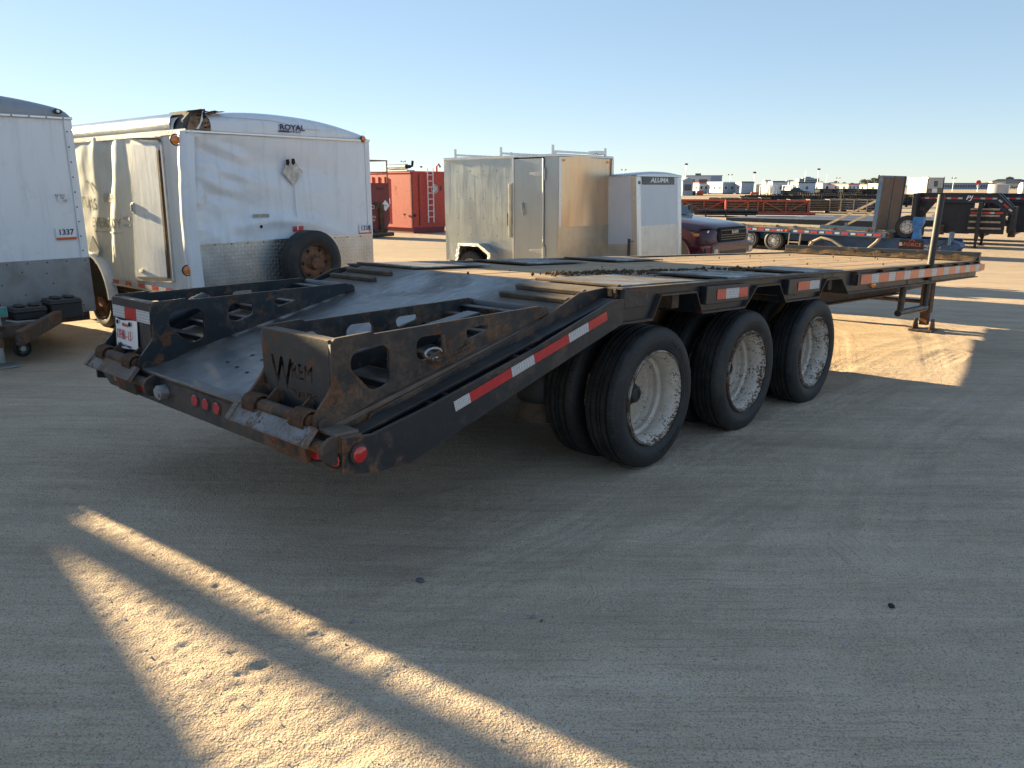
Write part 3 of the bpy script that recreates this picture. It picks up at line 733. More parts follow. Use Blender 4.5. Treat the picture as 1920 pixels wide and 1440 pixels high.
# rear beam, lights
MB().prism([(0.0, .652), (0.0, .50), (.12, .49), (2.38, .49), (W, .60), (W, .652)], 0, -1.9, -1.80).build('rear_beam', M_rusty, TR, bevel=.004)
MB().box(-1.915, -1.80, .02, W - .02, .648, .664).build('rear_edge', M_bed, TR, bevel=.003)
def oval(t, z, a, b, mat, nm, deep=.008):
    pts = [(t + a * math.copysign(abs(math.cos(q)) ** .8, math.cos(q)), z + b * math.copysign(abs(math.sin(q)) ** .8, math.sin(q))) for q in np.linspace(0, 2 * PI, 21)[:-1]]
    return MB().prism(pts, 0, -1.901 - deep, -1.899).build(nm, mat, TR, bevel=.003)
for t in (1.257, 1.143, 1.028):
    oval(t, .585, .040, .036, M_rubber, 'light_grommet', .004); oval(t, .585, .030, .028, M_lens, 'marker_lamp', .010)
for t, a in ((.446, .085), (.215, .085), (.072, .060), (2.22, .085), (1.85, .085)):
    oval(t, .552, a + .012, .042, M_dark, 'light_recess', .003); oval(t, .552, a, .032, M_lens, 'tail_lamp', .007)
MB().lathe([(.045, 0), (.045, -.012), (.034, -.014)], (0, 0, 0), 'y', 24).build('light_grommet', M_rubber, TR, smooth=.6).location = (-1.825, -.006, .572)
MB().lathe([(.034, 0), (.034, -.016), (.028, -.020), (0, -.022)], (0, 0, 0), 'y', 24).build('side_marker_lamp', M_lens, TR, smooth=.7).location = (-1.825, -.006, .572)
MB().cyl((-1.90, 1.60, .575), (-1.945, 1.60, .573), .038, 20).cyl((-1.945, 1.60, .573), (-1.955, 1.60, .572), .028, 20).build('power_socket', M_galv, TR, smooth=.6)
# pins
for t0, t1 in ((.14, -.0), (1.86, 1.66)):
    MB().cyl((-1.945, t0 + .03, .605), (-1.945, t1 + .04, .605), .027, 18).build('hinge_pin', M_under, TR, smooth=.6)
    t = t1 + .03
    MB().prism([(-1.90 - .085 * math.cos(q) * (1 if abs(q) < 1.6 else .2), .595 + .062 * math.sin(q)) for q in np.linspace(-PI, PI, 19)[:-1]], 1, t - .01, t + .01).build('pin_ear', M_rusty, TR, bevel=.003)

# ---------------- folded ramps
h1 = [(-1.745, .935), (-1.709, .967), (-1.573, .976), (-1.54, .95), (-1.541, .80), (-1.609, .780), (-1.650, .790), (-1.746, .888)]
h2 = [(-1.389, .965), (-1.363, .989), (-1.24, .992), (-1.225, .975), (-1.228, .914), (-1.345, .878), (-1.386, .895)]
h3 = [(-1.081, .992), (-1.058, 1.007), (-.931, 1.012), (-.93, .985), (-1.068, .949)]
outl = [(-1.905, .655), (-1.935, .672), (-1.925, .715), (-1.86, .79), (-1.835, .83), (-1.843, 1.0), (-1.82, 1.024), (-1.64, 1.036), (-1.62, 1.026), (-.55, 1.078), (-.49, 1.062), (-.475, 1.035), (-1.60, zd(-1.60) + .012), (-1.80, .672), (-1.86, .642)]
side_me = plate_mesh(outl, [h1, h2, h3], .016, .045); side_me.materials.clear(); side_me.materials.append(M_ramp); side_me.transform(XZ)
side_me2 = side_me.copy(); side_me2.materials.clear(); side_me2.materials.append(M_black)
coil = [(.046 * math.cos(q), -.01 + q / (2 * PI) * .0135, .046 * math.sin(q)) for q in np.linspace(0, 2 * PI * 8, 8 * 14)]
coil_me = MB().tube(coil, .0062, 6).mesh('spring', M_under, smooth=1.0)
for idx, t0 in enumerate((.155, 1.875)):
    t1 = t0 + .53
    MAT = M_ramp if idx == 0 else M_black
    rp = MB()                                     # ramp body: front roller and longitudinal tube
    rp.cyl((-.505, t0 - .004, 1.036), (-.505, t1 + .004, 1.036), .034, 18)
    rp.build('ramp', MAT, TR, smooth=.6)
    ramp = [o for o in TR.children if o.name.startswith('ramp')][-1]
    for t in (t0, t1): link('side_plate', side_me if idx == 0 else side_me2, ramp, Matrix.Translation((0, t, 0)))
    for s in (-1.52, -1.36, -1.20, -1.04, -.88, -.72, -.60):
        MB().bar((s, t0, zd(s) + .035), (s, t1, zd(s) + .035), .032, .036, up=(-SL, 0, 1)).build('rung', MAT, ramp, bevel=.003)
    if idx == 0:
        MB().bar((-1.80, t0 + .27, .83), (-.75, t0 + .27, 1.0), .10, .08).build('lift_tube', M_black, ramp, bevel=.006)
    else:
        MB().cyl((-1.76, t0 + .17, .865), (-1.38, t0 + .30, .985), .05, 18).build('lift_tube', M_black2, ramp, smooth=.6)
    # end plate; the right one has the maker's name cut through it
    ep = plate_mesh([(-.257, 0), (.257, 0), (.257, .34), (-.257, .34)], [], .014); ep.materials.clear(); ep.materials.append(MAT)
    if idx == 0:
        cut = bmesh.new()
        for body, size, px_, py_, bold, sx in (('W', .20, -.105, .150, .004, .80), ('REM', .098, .055, .178, .0015, .95), ('TRAILERS', .050, .065, .078, .0004, .95)):
            m2 = text_mesh(body, size, .03, bold, sx); m2.transform(Matrix.Translation((px_, py_, 0))); cut.from_mesh(m2)
        bmesh.ops.remove_doubles(cut, verts=cut.verts, dist=1e-6)
        cme = bpy.data.meshes.new('cutter'); cut.to_mesh(cme); cut.free()
        bmx = bmesh.new(); bmx.from_mesh(ep); bmesh.ops.remove_doubles(bmx, verts=bmx.verts, dist=1e-6); bmesh.ops.recalc_face_normals(bmx, faces=bmx.faces); bmx.to_mesh(ep); bmx.free()
        a_, c_ = bpy.data.objects.new('a', ep), bpy.data.objects.new('c', cme); COL.objects.link(a_); COL.objects.link(c_)
        md = a_.modifiers.new('b', 'BOOLEAN'); md.object = c_; md.operation = 'DIFFERENCE'; md.solver = 'EXACT'; md.use_self = True
        dg = bpy.context.evaluated_depsgraph_get(); dg.update()
        ep2 = bpy.data.meshes.new_from_object(a_.evaluated_get(dg)); bpy.data.objects.remove(a_); bpy.data.objects.remove(c_)
        if len(ep2.polygons) > 40: ep = ep2
    link('end_plate', ep, ramp, axes_M(*FACE_REAR, (-1.836, t0 + .265, .672)), label='end plate with the maker name cut through it' if idx == 0 else None)
    MB().box(-1.842, -1.775, t0 + .009, t1 - .009, 1.004, 1.016).build('top_lip', M_rusty, ramp, bevel=.003)
    MB().cyl((-1.925, t0 + .01, .688), (-1.925, t1 - .01, .688), .031, 20).build('hinge_tube', M_under, ramp, smooth=.6)
    for t in (t0 + .02, t1 - .125): link('spring', coil_me, ramp, Matrix.Translation((-1.925, t, .688)))
    for t in (t0 - .012, t1 + .012): MB().cyl((-1.88, t - .010, .665), (-1.88, t + .010, .665), .036, 20).build('pivot_boss', MAT, ramp, smooth=.6)
    M_toe = painted_steel('toe_steel_%d' % idx, (.20, .22, .25) if idx == 0 else (.12, .115, .11), .62, .4, .42, seed=3.3 + idx, mudamt=.8)
    MB().bar((-1.978, t0 - .035, .640), (-1.978, t1 + .035, .640), .013, .085, up=(.62, 0, .78)).build('toe_plate', M_toe, ramp, bevel=.002)
    for t in (t0 - .035, t1 + .035): MB().bar((-1.976, t - .022, .642), (-1.976, t + .022, .642), .024, .090, up=(.62, 0, .78)).build('toe_end', M_toe, ramp, bevel=.003)
    for t in (t0 + .13, t1 - .14): MB().prism([(-1.93, .70), (-1.86, .76), (-1.845, .70), (-1.90, .64), (-1.97, .67)], 1, t - .006, t + .006).build('spring_bracket', M_under, ramp)
    MB().prism([(-1.96, .66), (-1.90, .66), (-1.905, .53), (-1.925, .50)], 1, t0 + .05, t0 + .30).build('hinge_gusset', M_under, ramp)
# conspicuity tape and licence plate on the left ramp
tL = 1.875
y = tL + .515
for q, Lq in (('w', .175), ('r', .165), ('w', .175)):
    o = link('reflective_tape', tr_ if q == 'r' else tw_, TR); Lr = .28 if q == 'r' else .19
    o.matrix_local = axes_M((0, -1, 0), (-1, 0, 0), (0, 0, 1), (-1.847, y, .935)) @ Matrix.Diagonal((Lq / Lr, 1, .8, 1)); y -= Lq
lp = MB(); rws = []
for i in range(2):
    rws.append([])
    for j in range(9):
        a = j / 8; rws[-1].append((-1.850 - .010 * math.sin(a * 3.0) - .004 * i, tL + .475 - a * .31, .895 - i * .165 - .006 * math.sin(a * 5)))
lp.grid(rws); LP = lp.build('licence_plate', M_white, TR, smooth=1.0)
sol = LP.modifiers.new('s', 'SOLIDIFY'); sol.thickness = .002; sol.offset = 0
cx = tL + .32
lettering('6YHB - 13', .080, M_redink, LP, FACE_REAR, (-1.870, cx, .806), .0008, .0003, .60)
lettering('Wild Rose Country', .026, M_blueink, LP, FACE_REAR, (-1.870, cx, .746), .0008, .0, .9)
lettering('Alberta', .030, M_redink, LP, FACE_REAR, (-1.868, cx - .02, .868), .0008, .0003, .9)
for t in (cx + .085, cx - .085): MB().lathe([(0, -.006), (.012, -.004), (.014, 0)], (-1.867, t, .877), 'x', 12).build('plate_bolt', M_dark, LP, smooth=.6)
# chain and hook on the near ramp
ch = MB()
cpts = [(-1.345 + .27 * a, .137 - .03 * math.sin(a * PI), .905 + .03 * a - .055 * math.sin(a * PI)) for a in np.linspace(0, 1, 15)]
for i, p in enumerate(cpts):
    q = [(p[0] + .013 * math.cos(v), p[1] + (.009 * math.sin(v) if i % 2 else .0), p[2] + (0 if i % 2 else .009 * math.sin(v))) for v in np.linspace(0, 2 * PI, 9)]
    ch.tube(q, .0035, 5)
ch.build('chain', M_brown, TR, smooth=1.0)
MB().tube([(-1.24, .135, .99), (-1.235, .132, .93), (-1.23, .130, .905)], .009, 8).build('chain_pin', M_brown, TR, smooth=1.)
MB().tube([(-1.30 + .05 * math.cos(q), .132, .91 + .024 * math.sin(q)) for q in np.linspace(.2, 5.2, 12)], .0065, 8).build('chain_hook', M_galv, TR, smooth=1.)

# dirt and clods spilt on the deck
def rock(mb, p, r, rnd):
    n = 7
    pts = [Vector((0, 0, 1)), Vector((0, 0, -.7))] + [Vector((math.cos(2 * PI * k / 5 + a), math.sin(2 * PI * k / 5 + a), h)) for h, a in ((.35, 0), (-.35, .6)) for k in range(5)]
    v = [Vector(p) + q.normalized() * r * rnd.uniform(.65, 1.2) for q in pts]
    f = [(0, 2 + k, 2 + (k + 1) % 5) for k in range(5)] + [(1, 7 + (k + 1) % 5, 7 + k) for k in range(5)]
    f += [(2 + k, 7 + k, 2 + (k + 1) % 5) for k in range(5)] + [(2 + (k + 1) % 5, 7 + k, 7 + (k + 1) % 5) for k in range(5)]
    mb.add(v, f)
rd = random.Random(5); gr = MB()
for i in range(520):
    a = rd.random(); s = .55 + a * 2.2 + rd.gauss(0, .09); t = .98 - a * .40 + rd.gauss(0, .05 + .05 * rd.random())
    r = rd.choice([.007, .009, .011, .014, .018]) * (1.2 if rd.random() < .05 else .8)
    rock(gr, (s, t, H + r * .5 + max(0, .012 * (1 - abs(t - (.98 - a * .40)) / .07))), r, rd)
for i in range(55):
    r = rd.choice([.004, .006, .007, .012]); rock(gr, (rd.uniform(.1, 7.6), rd.uniform(.2, 2.4), H + r * .4), r, rd)
go = link('loose_dirt', gr.mesh('loose_dirt', M_gravel, fix=True)); go.matrix_world = TM
tag(go, 'ridge of loose brown dirt clods spilt along the wooden deck', 'dirt', kind='stuff')

# ------------------------------------------------------------------ enclosed cargo trailers, noses towards us
def sheet_mat(name, col, rough=.28, grime=.35, streak=True, metal=0.0, rib=0.0):
    g = G(name); c = g.coord(); n = g.noise(c, 1.5, 6); st = g.noise(g.map(c, (5, 5, .5)), 2.2, 6, .65); fn = g.noise(c, 26, 6, .7)
    colr = g.ramp(n, [(.3, tuple(x * .93 for x in col)), (.7, col)])
    if streak: colr = g.mix(g.ramp(st, [(.50, 0.), (.72, grime)]), colr, tuple(x * .55 for x in col))
    colr = g.mix(g.ramp(fn, [(.66, 0.), (.74, grime)]), colr, (.22, .18, .14))
    h = g.math('ADD', g.math('MULTIPLY', n, 1.), g.math('MULTIPLY', st, .4))
    return g.out(colr, g.math('ADD', g.math('MULTIPLY', n, .18), rough - .08), metal, g.bump(h, .25, .02))
M_sheet = sheet_mat('white_sheet_metal', (.76, .79, .83))
M_sheet2 = sheet_mat('dull_white_sheet', (.72, .73, .71), .34, .4)
M_alu = sheet_mat('mill_aluminium', (.42, .46, .46), .40, .15, metal=.8)
M_alu2 = sheet_mat('warm_reflection_aluminium', (.80, .58, .38), .34, .4, metal=.95)  # warm tint paints in the reflection of sunlit ground
M_trim = sheet_mat('aluminium_trim', (.62, .63, .64), .28, .3, metal=.9)
M_roofalu = sheet_mat('bright_roof_rail', (.72, .72, .70), .22, .25, metal=.95)
M_greycap = sheet_mat('grey_front_cap', (.30, .33, .37), .35, .25)
M_dp_yz = diamond_plate('diamond_plate_front', 'YZ', 24)
M_dp_xz = diamond_plate('diamond_plate_side', 'XZ', 24)
M_dp_worn = diamond_plate('grimy_skirt_plate', 'YZ', 40, (.40, .41, .42), .55, .45, wear=(.22, .21, .2))
M_tornwood = simple('torn_roof_plywood', (.25, .155, .085), .9, 0, .6, 14, 0, .8)
M_ghost = simple('ghost_lettering', (.48, .48, .45), .42, 0, .1)
M_rustrim = simple('rusty_steel_wheel', (.16, .075, .04), .6, .3, .5, 18, .2, .4)
M_screw = simple('screw_head', (.05, .05, .05), .5)

def road_wheel(parent, p, axis, R, w, mat_rim, name='wheel', hub=.09, spokes=0):
    """small trailer wheel; axis 'x' or 'y', face on the negative side of the axis"""
    prof = [(R * .60, .0), (R * .64, .012), (R * .80, -.006), (R * .93, .006), (R, .03), (R, w - .03), (R * .93, w), (R * .62, w)]
    t = MB().lathe(prof, (0, 0, 0), 'y', 40, closed=True).build(name, M_tyre, parent, smooth=.7)
    rp_ = [(R * .62, .01), (R * .58, .008), (R * .55, .04), (R * .50, .06), (R * .36, .045), (R * .24, .05), (R * .20, .035), (hub, .03), (hub * .9, 0.), (0, -.004)]
    MB().lathe(rp_, (0, 0, 0), 'y', 32).build('rim', mat_rim, t, smooth=.6)
    hl = MB()
    for k in range(6):
        a = 2 * PI * k / 6; hl.lathe([(0, 0), (R * .05, .001), (R * .055, .004)], (R * .43 * math.cos(a), .042, R * .43 * math.sin(a)), 'y', 8)
    o = hl.build('hand_holes', M_dark, t); o['kind'] = 'stuff'
    t.matrix_local = Matrix.Translation(p) @ (Matrix.Rotation(PI / 2, 4, 'Z') if axis == 'x' else Matrix.Identity(4))
    return t
def arch_fn(w, zm, rise, lean=0.0):
    def f(y):
        a = abs(y) / (w / 2); r = max(0., 1 - max(0, (a - .93) / .07) ** 2) if a > .93 else 1.0
        return zm + (rise * (1 - .62 * min(a, 1) ** 2.2) + lean * y) * (math.sqrt(max(r, 0)) if a > .93 else 1.0)
    return f
def roof_loft(w, L_, zm, rise, lean=0., hole=None, nx=14):
    f = arch_fn(w, zm, rise, lean); ys = [-w / 2] + [w / 2 * math.sin(q) for q in np.linspace(-PI / 2, PI / 2, 41)][1:-1] + [w / 2]
    rings = [(.012, 0.), (.016, .25), (.010, .48), (-.012, .68), (-.05, .84), (-.11, .95), (-.2, 1.)] + [(-.2 - (L_ - .2) * k / 5, 1.) for k in range(1, 6)]
    P = []
    for x, k in rings:
        P.append([(x - .05 * (abs(y) / (w / 2)) ** 4 * (1 if x > -.5 else 0), y, zm + (f(y) - zm) * k) for y in ys])
    mb = MB(); h, n = len(P), len(ys); v = [p for r in P for p in r]; fs_ = []
    for i in range(h - 1):
        for j in range(n - 1):
            if hole and hole(i, .5 * (ys[j] + ys[j + 1])): continue
            fs_.append((i * n + j, i * n + j + 1, (i + 1) * n + j + 1, (i + 1) * n + j))
    mb.add(v, fs_); return mb
def wall_grid(fn, a0, a1, z0, z1, na, nz, disp=None):
    """fn(a, z, d) -> point"""
    return MB().grid([[fn(a0 + (a1 - a0) * j / na, z0 + (z1 - z0) * i / nz, disp(a0 + (a1 - a0) * j / na, z0 + (z1 - z0) * i / nz) if disp else 0.) for j in range(na + 1)] for i in range(nz + 1)])
def clearance_lamp(parent, x, y, z, mat, r=.032):
    MB().lathe([(r * 1.35, 0), (r * 1.35, .010), (r * 1.1, .014)], (0, 0, 0), 'x', 20).build('lamp_base', M_rubber, parent, smooth=.6).location = (x, y, z)
    MB().lathe([(r, .008), (r * .95, .02), (r * .5, .027), (0, .028)], (0, 0, 0), 'x', 20).build('clearance_lamp', mat, parent, smooth=.8).location = (x, y, z)
def lot_sticker(parent, x, y, z, txt):
    o = MB().box(x, x + .002, y - .10, y + .10, z - .052, z + .052).build('lot_sticker', M_white, parent)
    MB().box(x + .0005, x + .0035, y - .10, y + .10, z - .066, z - .040).build('sticker_stripe', simple('orange_print', (.62, .10, .03), .5, 0, .05), o)
    lettering(txt, .082, M_blueink, o, FACE_FRONT, (x + .0035, y, z + .012), .0006, .0022, .95)
def screws(parent, pts, name='screws'):
    b = MB()
    for p in pts: b.lathe([(0, .004), (.007, .003), (.009, 0)], p, 'x', 6)
    o = b.build(name, M_screw, parent); o['kind'] = 'stuff'

def box_trailer(root, w, L_, zb, zm, zg, rise, lean=0., front_disp=None, curb_disp=None, fm=M_sheet, cm=M_sheet2, guard=M_dp_yz, cap=M_sheet, hole=None, n=(48, 48)):
    wall_grid(lambda y, z, d: (d, y, z), -w / 2, w / 2, zg, zm, n[0], n[1], front_disp).build('front_wall', fm, root, smooth=1.2)
    wall_grid(lambda x, z, d: (x, -w / 2 - d, z), -L_, 0, zb, zm, n[0], n[1], curb_disp).build('curb_wall', cm, root, smooth=1.2)
    MB().box(-L_, -.002, w / 2 - .03, w / 2, zb, zm).build('street_wall', cm, root)
    MB().box(-L_, -L_ + .03, -w / 2 + .001, w / 2 - .001, zb, zm).build('rear_wall', cm, root)
    MB().box(-L_ + .05, -.05, -w / 2 + .05, w / 2 - .05, zb - .1, zb + .03).build('floor_frame', M_under, root)
    MB().box(-.02, .006, -w / 2 - .002, w / 2 + .002, zb, zg + .004).build('gravel_guard', guard, root)
    roof_loft(w + .02, L_, zm, rise, lean, hole).build('roof', cap, root, smooth=.7)
    MB().box(.002, .024, -w / 2 - .012, w / 2 + .012, zm - .03, zm).build('front_moulding', M_trim, root, bevel=.006)
    MB().box(-L_, 0.01, -w / 2 - .014, -w / 2 - .002, zm - .045, zm + .012).build('curb_moulding', M_trim, root, bevel=.004)

NOSE = 132.5
# --- 1337
T1 = thing('cargo_trailer', 'smooth white enclosed cargo trailer with grey rounded front cap and sticker 1337', 'cargo trailer', place(-5.495, 7.801, NOSE, dz=0))
b = .012
box_trailer(T1, 2.44, 6.0, .38, 2.44, .972, .215, fm=M_sheet, guard=M_dp_worn, cap=M_greycap, front_disp=lambda y, z: .006 * math.sin(y * 2.1 + z * 1.3) + .003 * mnoise.noise((y * 2, z * 2, 1)), curb_disp=lambda x, z: .006 * mnoise.noise((x * 1.5, z * 1.5, 4)))
MB().box(.004, .012, 1.145, 1.222, .975, 2.41).build('corner_trim', M_sheet, T1, bevel=.003)
MB().box(.002, .010, -1.222, -1.145, .975, 2.41).build('corner_trim', M_sheet, T1, bevel=.003)
screws(T1, [(.013, 1.165, z) for z in np.arange(1.05, 2.4, .155)] + [(.025, y, 2.425) for y in np.arange(-1.1, 1.2, .16)] + [(.008, y, .945) for y in np.arange(-1.1, 1.2, .19)] + [(.008, y, z) for y, z in ((.55, .62), (.78, .83), (.35, .74), (.55, .86), (.83, .72), (1.1, .46))])
MB().lathe([(.035, 0), (.032, .012), (0, .018)], (0, 0, 0), 'x', 18).build('lamp_base', M_rubber, T1, smooth=.6).matrix_local = Matrix.Translation((.008, 1.10, 2.49)) @ Matrix.Diagonal((1, 1.3, .8, 1))
MB().lathe([(.018, 0), (.016, .02), (0, .024)], (0, 0, 0), 'x', 14).build('clearance_lamp', M_white, T1, smooth=.6).location = (.012, 1.10, 2.49)
lot_sticker(T1, .014, 1.02, 1.24, '1337')
o = MB().box(.014, .0155, .985, 1.085, 1.575, 1.655).build('paper_label', M_white, T1)
for i, tx in enumerate(('8 x 20-C', '337', '7-01')): lettering(tx, .028, M_ink, o, FACE_FRONT, (.0165, 1.03 + .02 * (i - 1), 1.638 - .026 * i), .0005, .0002)
# tongue with jack and battery boxes
for sg in (-1, 1): MB().bar((-.1, sg * 1.05, .43), (1.35, sg * .07, .40), .07, .13).build('tongue_rail', M_under, T1, bevel=.006)
MB().box(.03, .10, -1.0, 1.0, .39, .47).build('tongue_cross_rail', M_under, T1, bevel=.005)
for y, hgt, zz in ((.80, .20, .39), (.46, .12, .42)):
    MB().box(.13, .42, y - .15, y + .15, zz, zz + hgt).box(.12, .43, y - .158, y + .158, zz + hgt - .05, zz + hgt - .02).box(.2, .35, y - .10, y - .02, zz + hgt, zz + hgt + .025).box(.2, .35, y + .03, y + .11, zz + hgt, zz + hgt + .025).build('battery_box', M_rubber, T1, bevel=.012)
MB().box(.08, .62, .10, .52, .30, .42).build('tool_tray', M_brown, T1, bevel=.01)
jk = MB(); jk.box(.55, .61, .06, .14, .32, .62).box(.53, .63, .0, .20, .50, .60, 1); jk.cyl((.58, .10, .34), (.58, .10, .05), .028, 12); jk.box(.46, .70, .0, .22, .012, .03)
M_teal = simple('teal_paint', (.06, .25, .22), .5, 0, .3, 12, .5)
M_palegrey = simple('pale_dusty_metal', (.33, .35, .33), .6, .2, .3, 9, .5)
jk.build('tongue_jack', [M_palegrey, M_teal], T1, bevel=.004)
road_wheel(T1, (.50, .32, .15), 'x', .085, .05, M_palegrey, 'caster_wheel', .03)
cv = MB()
for k in range(4): cv.tube([(.45 - .02 * k, .22 + .03 * k, .44 - .01 * k), (.52, .30 + .05 * k, .42), (.60, .42 + .03 * k, .37 - .02 * k), (.62, .50, .34)], .008, 6)
cv.build('safety_chain', M_galv, T1, smooth=1.)
st = MB(); rq = random.Random(3)
for k in range(7):
    p = [Vector((.30, .14, .52)) + Vector((rq.uniform(-.07, .07), rq.uniform(-.08, .10), rq.uniform(-.08, .10))) for _ in range(4)]
    st.tube(p, .012, 5)
so = st.build('strap', simple('red_strap', (.45, .03, .03), .7), None, smooth=1.); so.matrix_world = T1.matrix_world.copy()
tag(so, 'tangled red tie-down strap lying on the tongue of the trailer with sticker 1337', 'strap')
road_wheel(T1, (-2.7, -1.20, .37), 'y', .37, .22, M_rustrim); road_wheel(T1, (-2.7, 1.0, .37), 'y', .37, .22, M_rustrim)

# --- 1338, crumpled
def fdent(y, z):
    k = max(0, min(1, (-.15 - y) / .9))
    d = -.055 * math.exp(-(((y + .15) / .75) ** 2 + ((z - 2.02 + .10 * y) / .16) ** 2)) - .04 * math.exp(-(((y + .45) / .4) ** 2 + ((z - 1.55) / .25) ** 2))
    d += .05 * math.exp(-(((y + .2) / .7) ** 2 + ((z - 1.42 + .22 * (y + .2) ** 2) / .07) ** 2))
    d += k * (.05 * mnoise.noise((y * 3.2, z * 4.5, 2.)) + .022 * mnoise.noise((y * 8, z * 11, 5.)) * (1 if z > 1.6 else .5) + .030 * abs(mnoise.noise((y * 9, z * 7, 1.))) * max(0, min(1, (z - 1.7) / .3)) * max(0, min(1, (-.65 - y) / .25)))
    d += .03 * math.exp(-((y + 1.0 + .3 * (z - 1.9)) / .06) ** 2) * k - .045 * math.exp(-(((y + 1.0) / .22) ** 2 + ((z - 2.22) / .16) ** 2))
    for q, (cy, cz) in enumerate(((-.95, 2.2), (-.80, 2.12), (-.7, 1.9), (-.9, 1.75))): d += .02 * math.sin(9 * (y - cy) + 26 * (z - cz)) * math.exp(-(((y - cy) / .25) ** 2 + ((z - cz) / .12) ** 2))
    return d * .75 + .004 * math.sin(y * 4) * math.sin(z * 2.5)
def cdent(x, z):
    d = 0.
    for cx, wd, am in ((-1.52, .12, -.03), (-1.78, .12, .035), (-2.06, .13, -.035), (-2.38, .14, .02)):
        d += am * math.exp(-((x - cx - .25 * (z - 1.6)) / wd) ** 2) * (1 - .6 * max(0, min(1, (1.2 - z))))
    d += -.07 * math.exp(-(((x + 2.05) / .16) ** 2 + ((z - 2.0) / .2) ** 2))
    k = max(0, min(1, (-1.38 - x) / .6))
    return k * (.8 * d + .018 * mnoise.noise((x * 2.2, z * 1.4, 8.)) + .006 * mnoise.noise((x * 6, z * 5, 8.)))
T2 = thing('cargo_trailer', 'dented white enclosed cargo trailer with torn front roof corner and sticker 1338', 'cargo trailer', place(-2.585, 9.365, 130.2))
box_trailer(T2, 2.40, 6.0, .62, 2.37, 1.20, .23, lean=-.03, front_disp=fdent, curb_disp=cdent, hole=lambda i, y: i < 6 and -1.25 < y < -.93, n=(110, 90))
for ch in [c for c in T2.children if c.name.startswith('curb_moulding')]:
    ch.data.materials[0] = M_trim
MB().add([(x, -1.20 - q[0], q[1]) for x in (-6, -.30) for q in ((.012, 2.385), (.022, 2.43), (.012, 2.49), (-.025, 2.535), (-.08, 2.555))], [(i, i + 1, i + 6, i + 5) for i in range(4)]).build('roof_rail', M_roofalu, T2, smooth=1.)
# bent corner post
def post(z):
    k = max(0, (2.36 - z) / 1.7); return (-.02 + .03 * math.sin(k * 3), -1.205 - .06 * math.sin(min(1, k) * PI * .9) - .03 * k)
zs = np.linspace(.62, 2.36, 26); P = []
for z in zs:
    x, y = post(z); wv = .012 * mnoise.noise((1, 2, z * 5))
    P.append([(x - .16, y + .02, z), (x - .12, y - .018 + wv, z), (x - .05, y - .030 + wv, z), (x + .01, y - .015, z), (x + .035, y + .03 + wv, z), (x + .03, y + .09, z)])
MB().grid(P).build('corner_trim', M_sheet, T2, smooth=1.2)
MB().box(.0, .012, 1.13, 1.205, 1.21, 2.34).build('corner_trim', M_sheet, T2, bevel=.004)
# torn corner
tw = MB(); rq = random.Random(11)
for k in range(11):
    z0 = 2.375 + k * .017; y1 = -.93 - rq.uniform(-.05, .09) - .004 * k
    tw.add([(.012 - .010 * k, -1.195 + .012 * k, z0), (.022 - .010 * k, y1, z0 + .006 * rq.random()), (.020 - .010 * k, y1 + .02, z0 + .016), (.010 - .010 * k, -1.19 + .012 * k, z0 + .0165)], [(0, 1, 2, 3)])
tw.build('torn_plywood', M_tornwood, T2)
MB().prism([(-1.205, 2.38), (-1.11, 2.38), (-1.06, 2.50), (-1.00, 2.575), (-1.10, 2.56), (-1.19, 2.47)], 0, -.10, -.06).prism([(-1.20, 2.36), (-.9, 2.36), (-.9, 2.6), (-1.1, 2.57)], 0, -.5, -.12).build('roof_cavity', simple('grey_cavity', (.10, .095, .09), .9), T2)
fl = MB()
for k in range(9):
    y = -1.14 + .035 * k + rq.uniform(-.02, .02); h = rq.uniform(.004, .026); z = 2.552 + .012 * math.sin(k)
    fl.add([(-.10, y, z), (-.02, y + .02, z + h * .6), (.0 + rq.uniform(-.02, .02), y + .06, z + h), (.0, y + .11, z + .01), (-.12, y + .09, z + .005)], [(0, 1, 2), (0, 2, 3, 4)])
fl.build('torn_flap', M_tornwood, T2)
fs2 = MB()
fs2.add([(.02, -1.10, 2.38), (.035, -1.06, 2.44), (.02, -1.02, 2.53), (.0, -.985, 2.57), (.015, -1.01, 2.56), (.045, -1.03, 2.47), (.03, -1.075, 2.38)], [(0, 1, 5, 6), (1, 2, 4, 5), (2, 3, 4)])
fs2.build('bent_skin', M_sheet, T2)
# mouldings, lamps, marks
clearance_lamp(T2, -.10, -1.275, 2.27, M_amber, .045); clearance_lamp(T2, -.06, -1.31, .93, M_amber, .045); clearance_lamp(T2, .014, 1.10, 2.375, M_amber, .03)
lettering('ROYAL', .085, M_blueink, T2, FACE_FRONT, (.028, .07, 2.452), .0008, .0025, 1.25)
lettering('C A R G O', .032, M_blueink, T2, FACE_FRONT, (.030, .09, 2.408), .0008, .001, 1.2)
MB().box(.026, .029, -.11, .03, 2.398, 2.418).build('logo_bar', M_blueink, T2)
def swoop():
    pts = [(-.8 + .07 * i, 2.515 - .075 / (1 + math.exp(-(i - 12) * .9))) for i in range(19)]
    m = MB()
    for (a, z), (c, y) in zip(pts, pts[1:]): m.add([(.021 - (z - 2.44) * .2, a, z), (.021 - (y - 2.44) * .2, c, y), (.021 - (y - 2.44) * .2, c, y + .006), (.021 - (z - 2.44) * .2, a, z + .006)], [(0, 1, 2, 3)])
    return m
swoop().build('pinstripe', M_ghost, T2)
pl = MB().prism([(.05 - .135, 1.955), (.05, 1.80), (.05 + .135, 1.965), (.05 + .02, 2.10), (.05 - .06, 2.10)], 0, .012, .016).build('placard_holder', simple('bare_placard', (.52, .49, .43), .55, 0, .4, 14), T2)
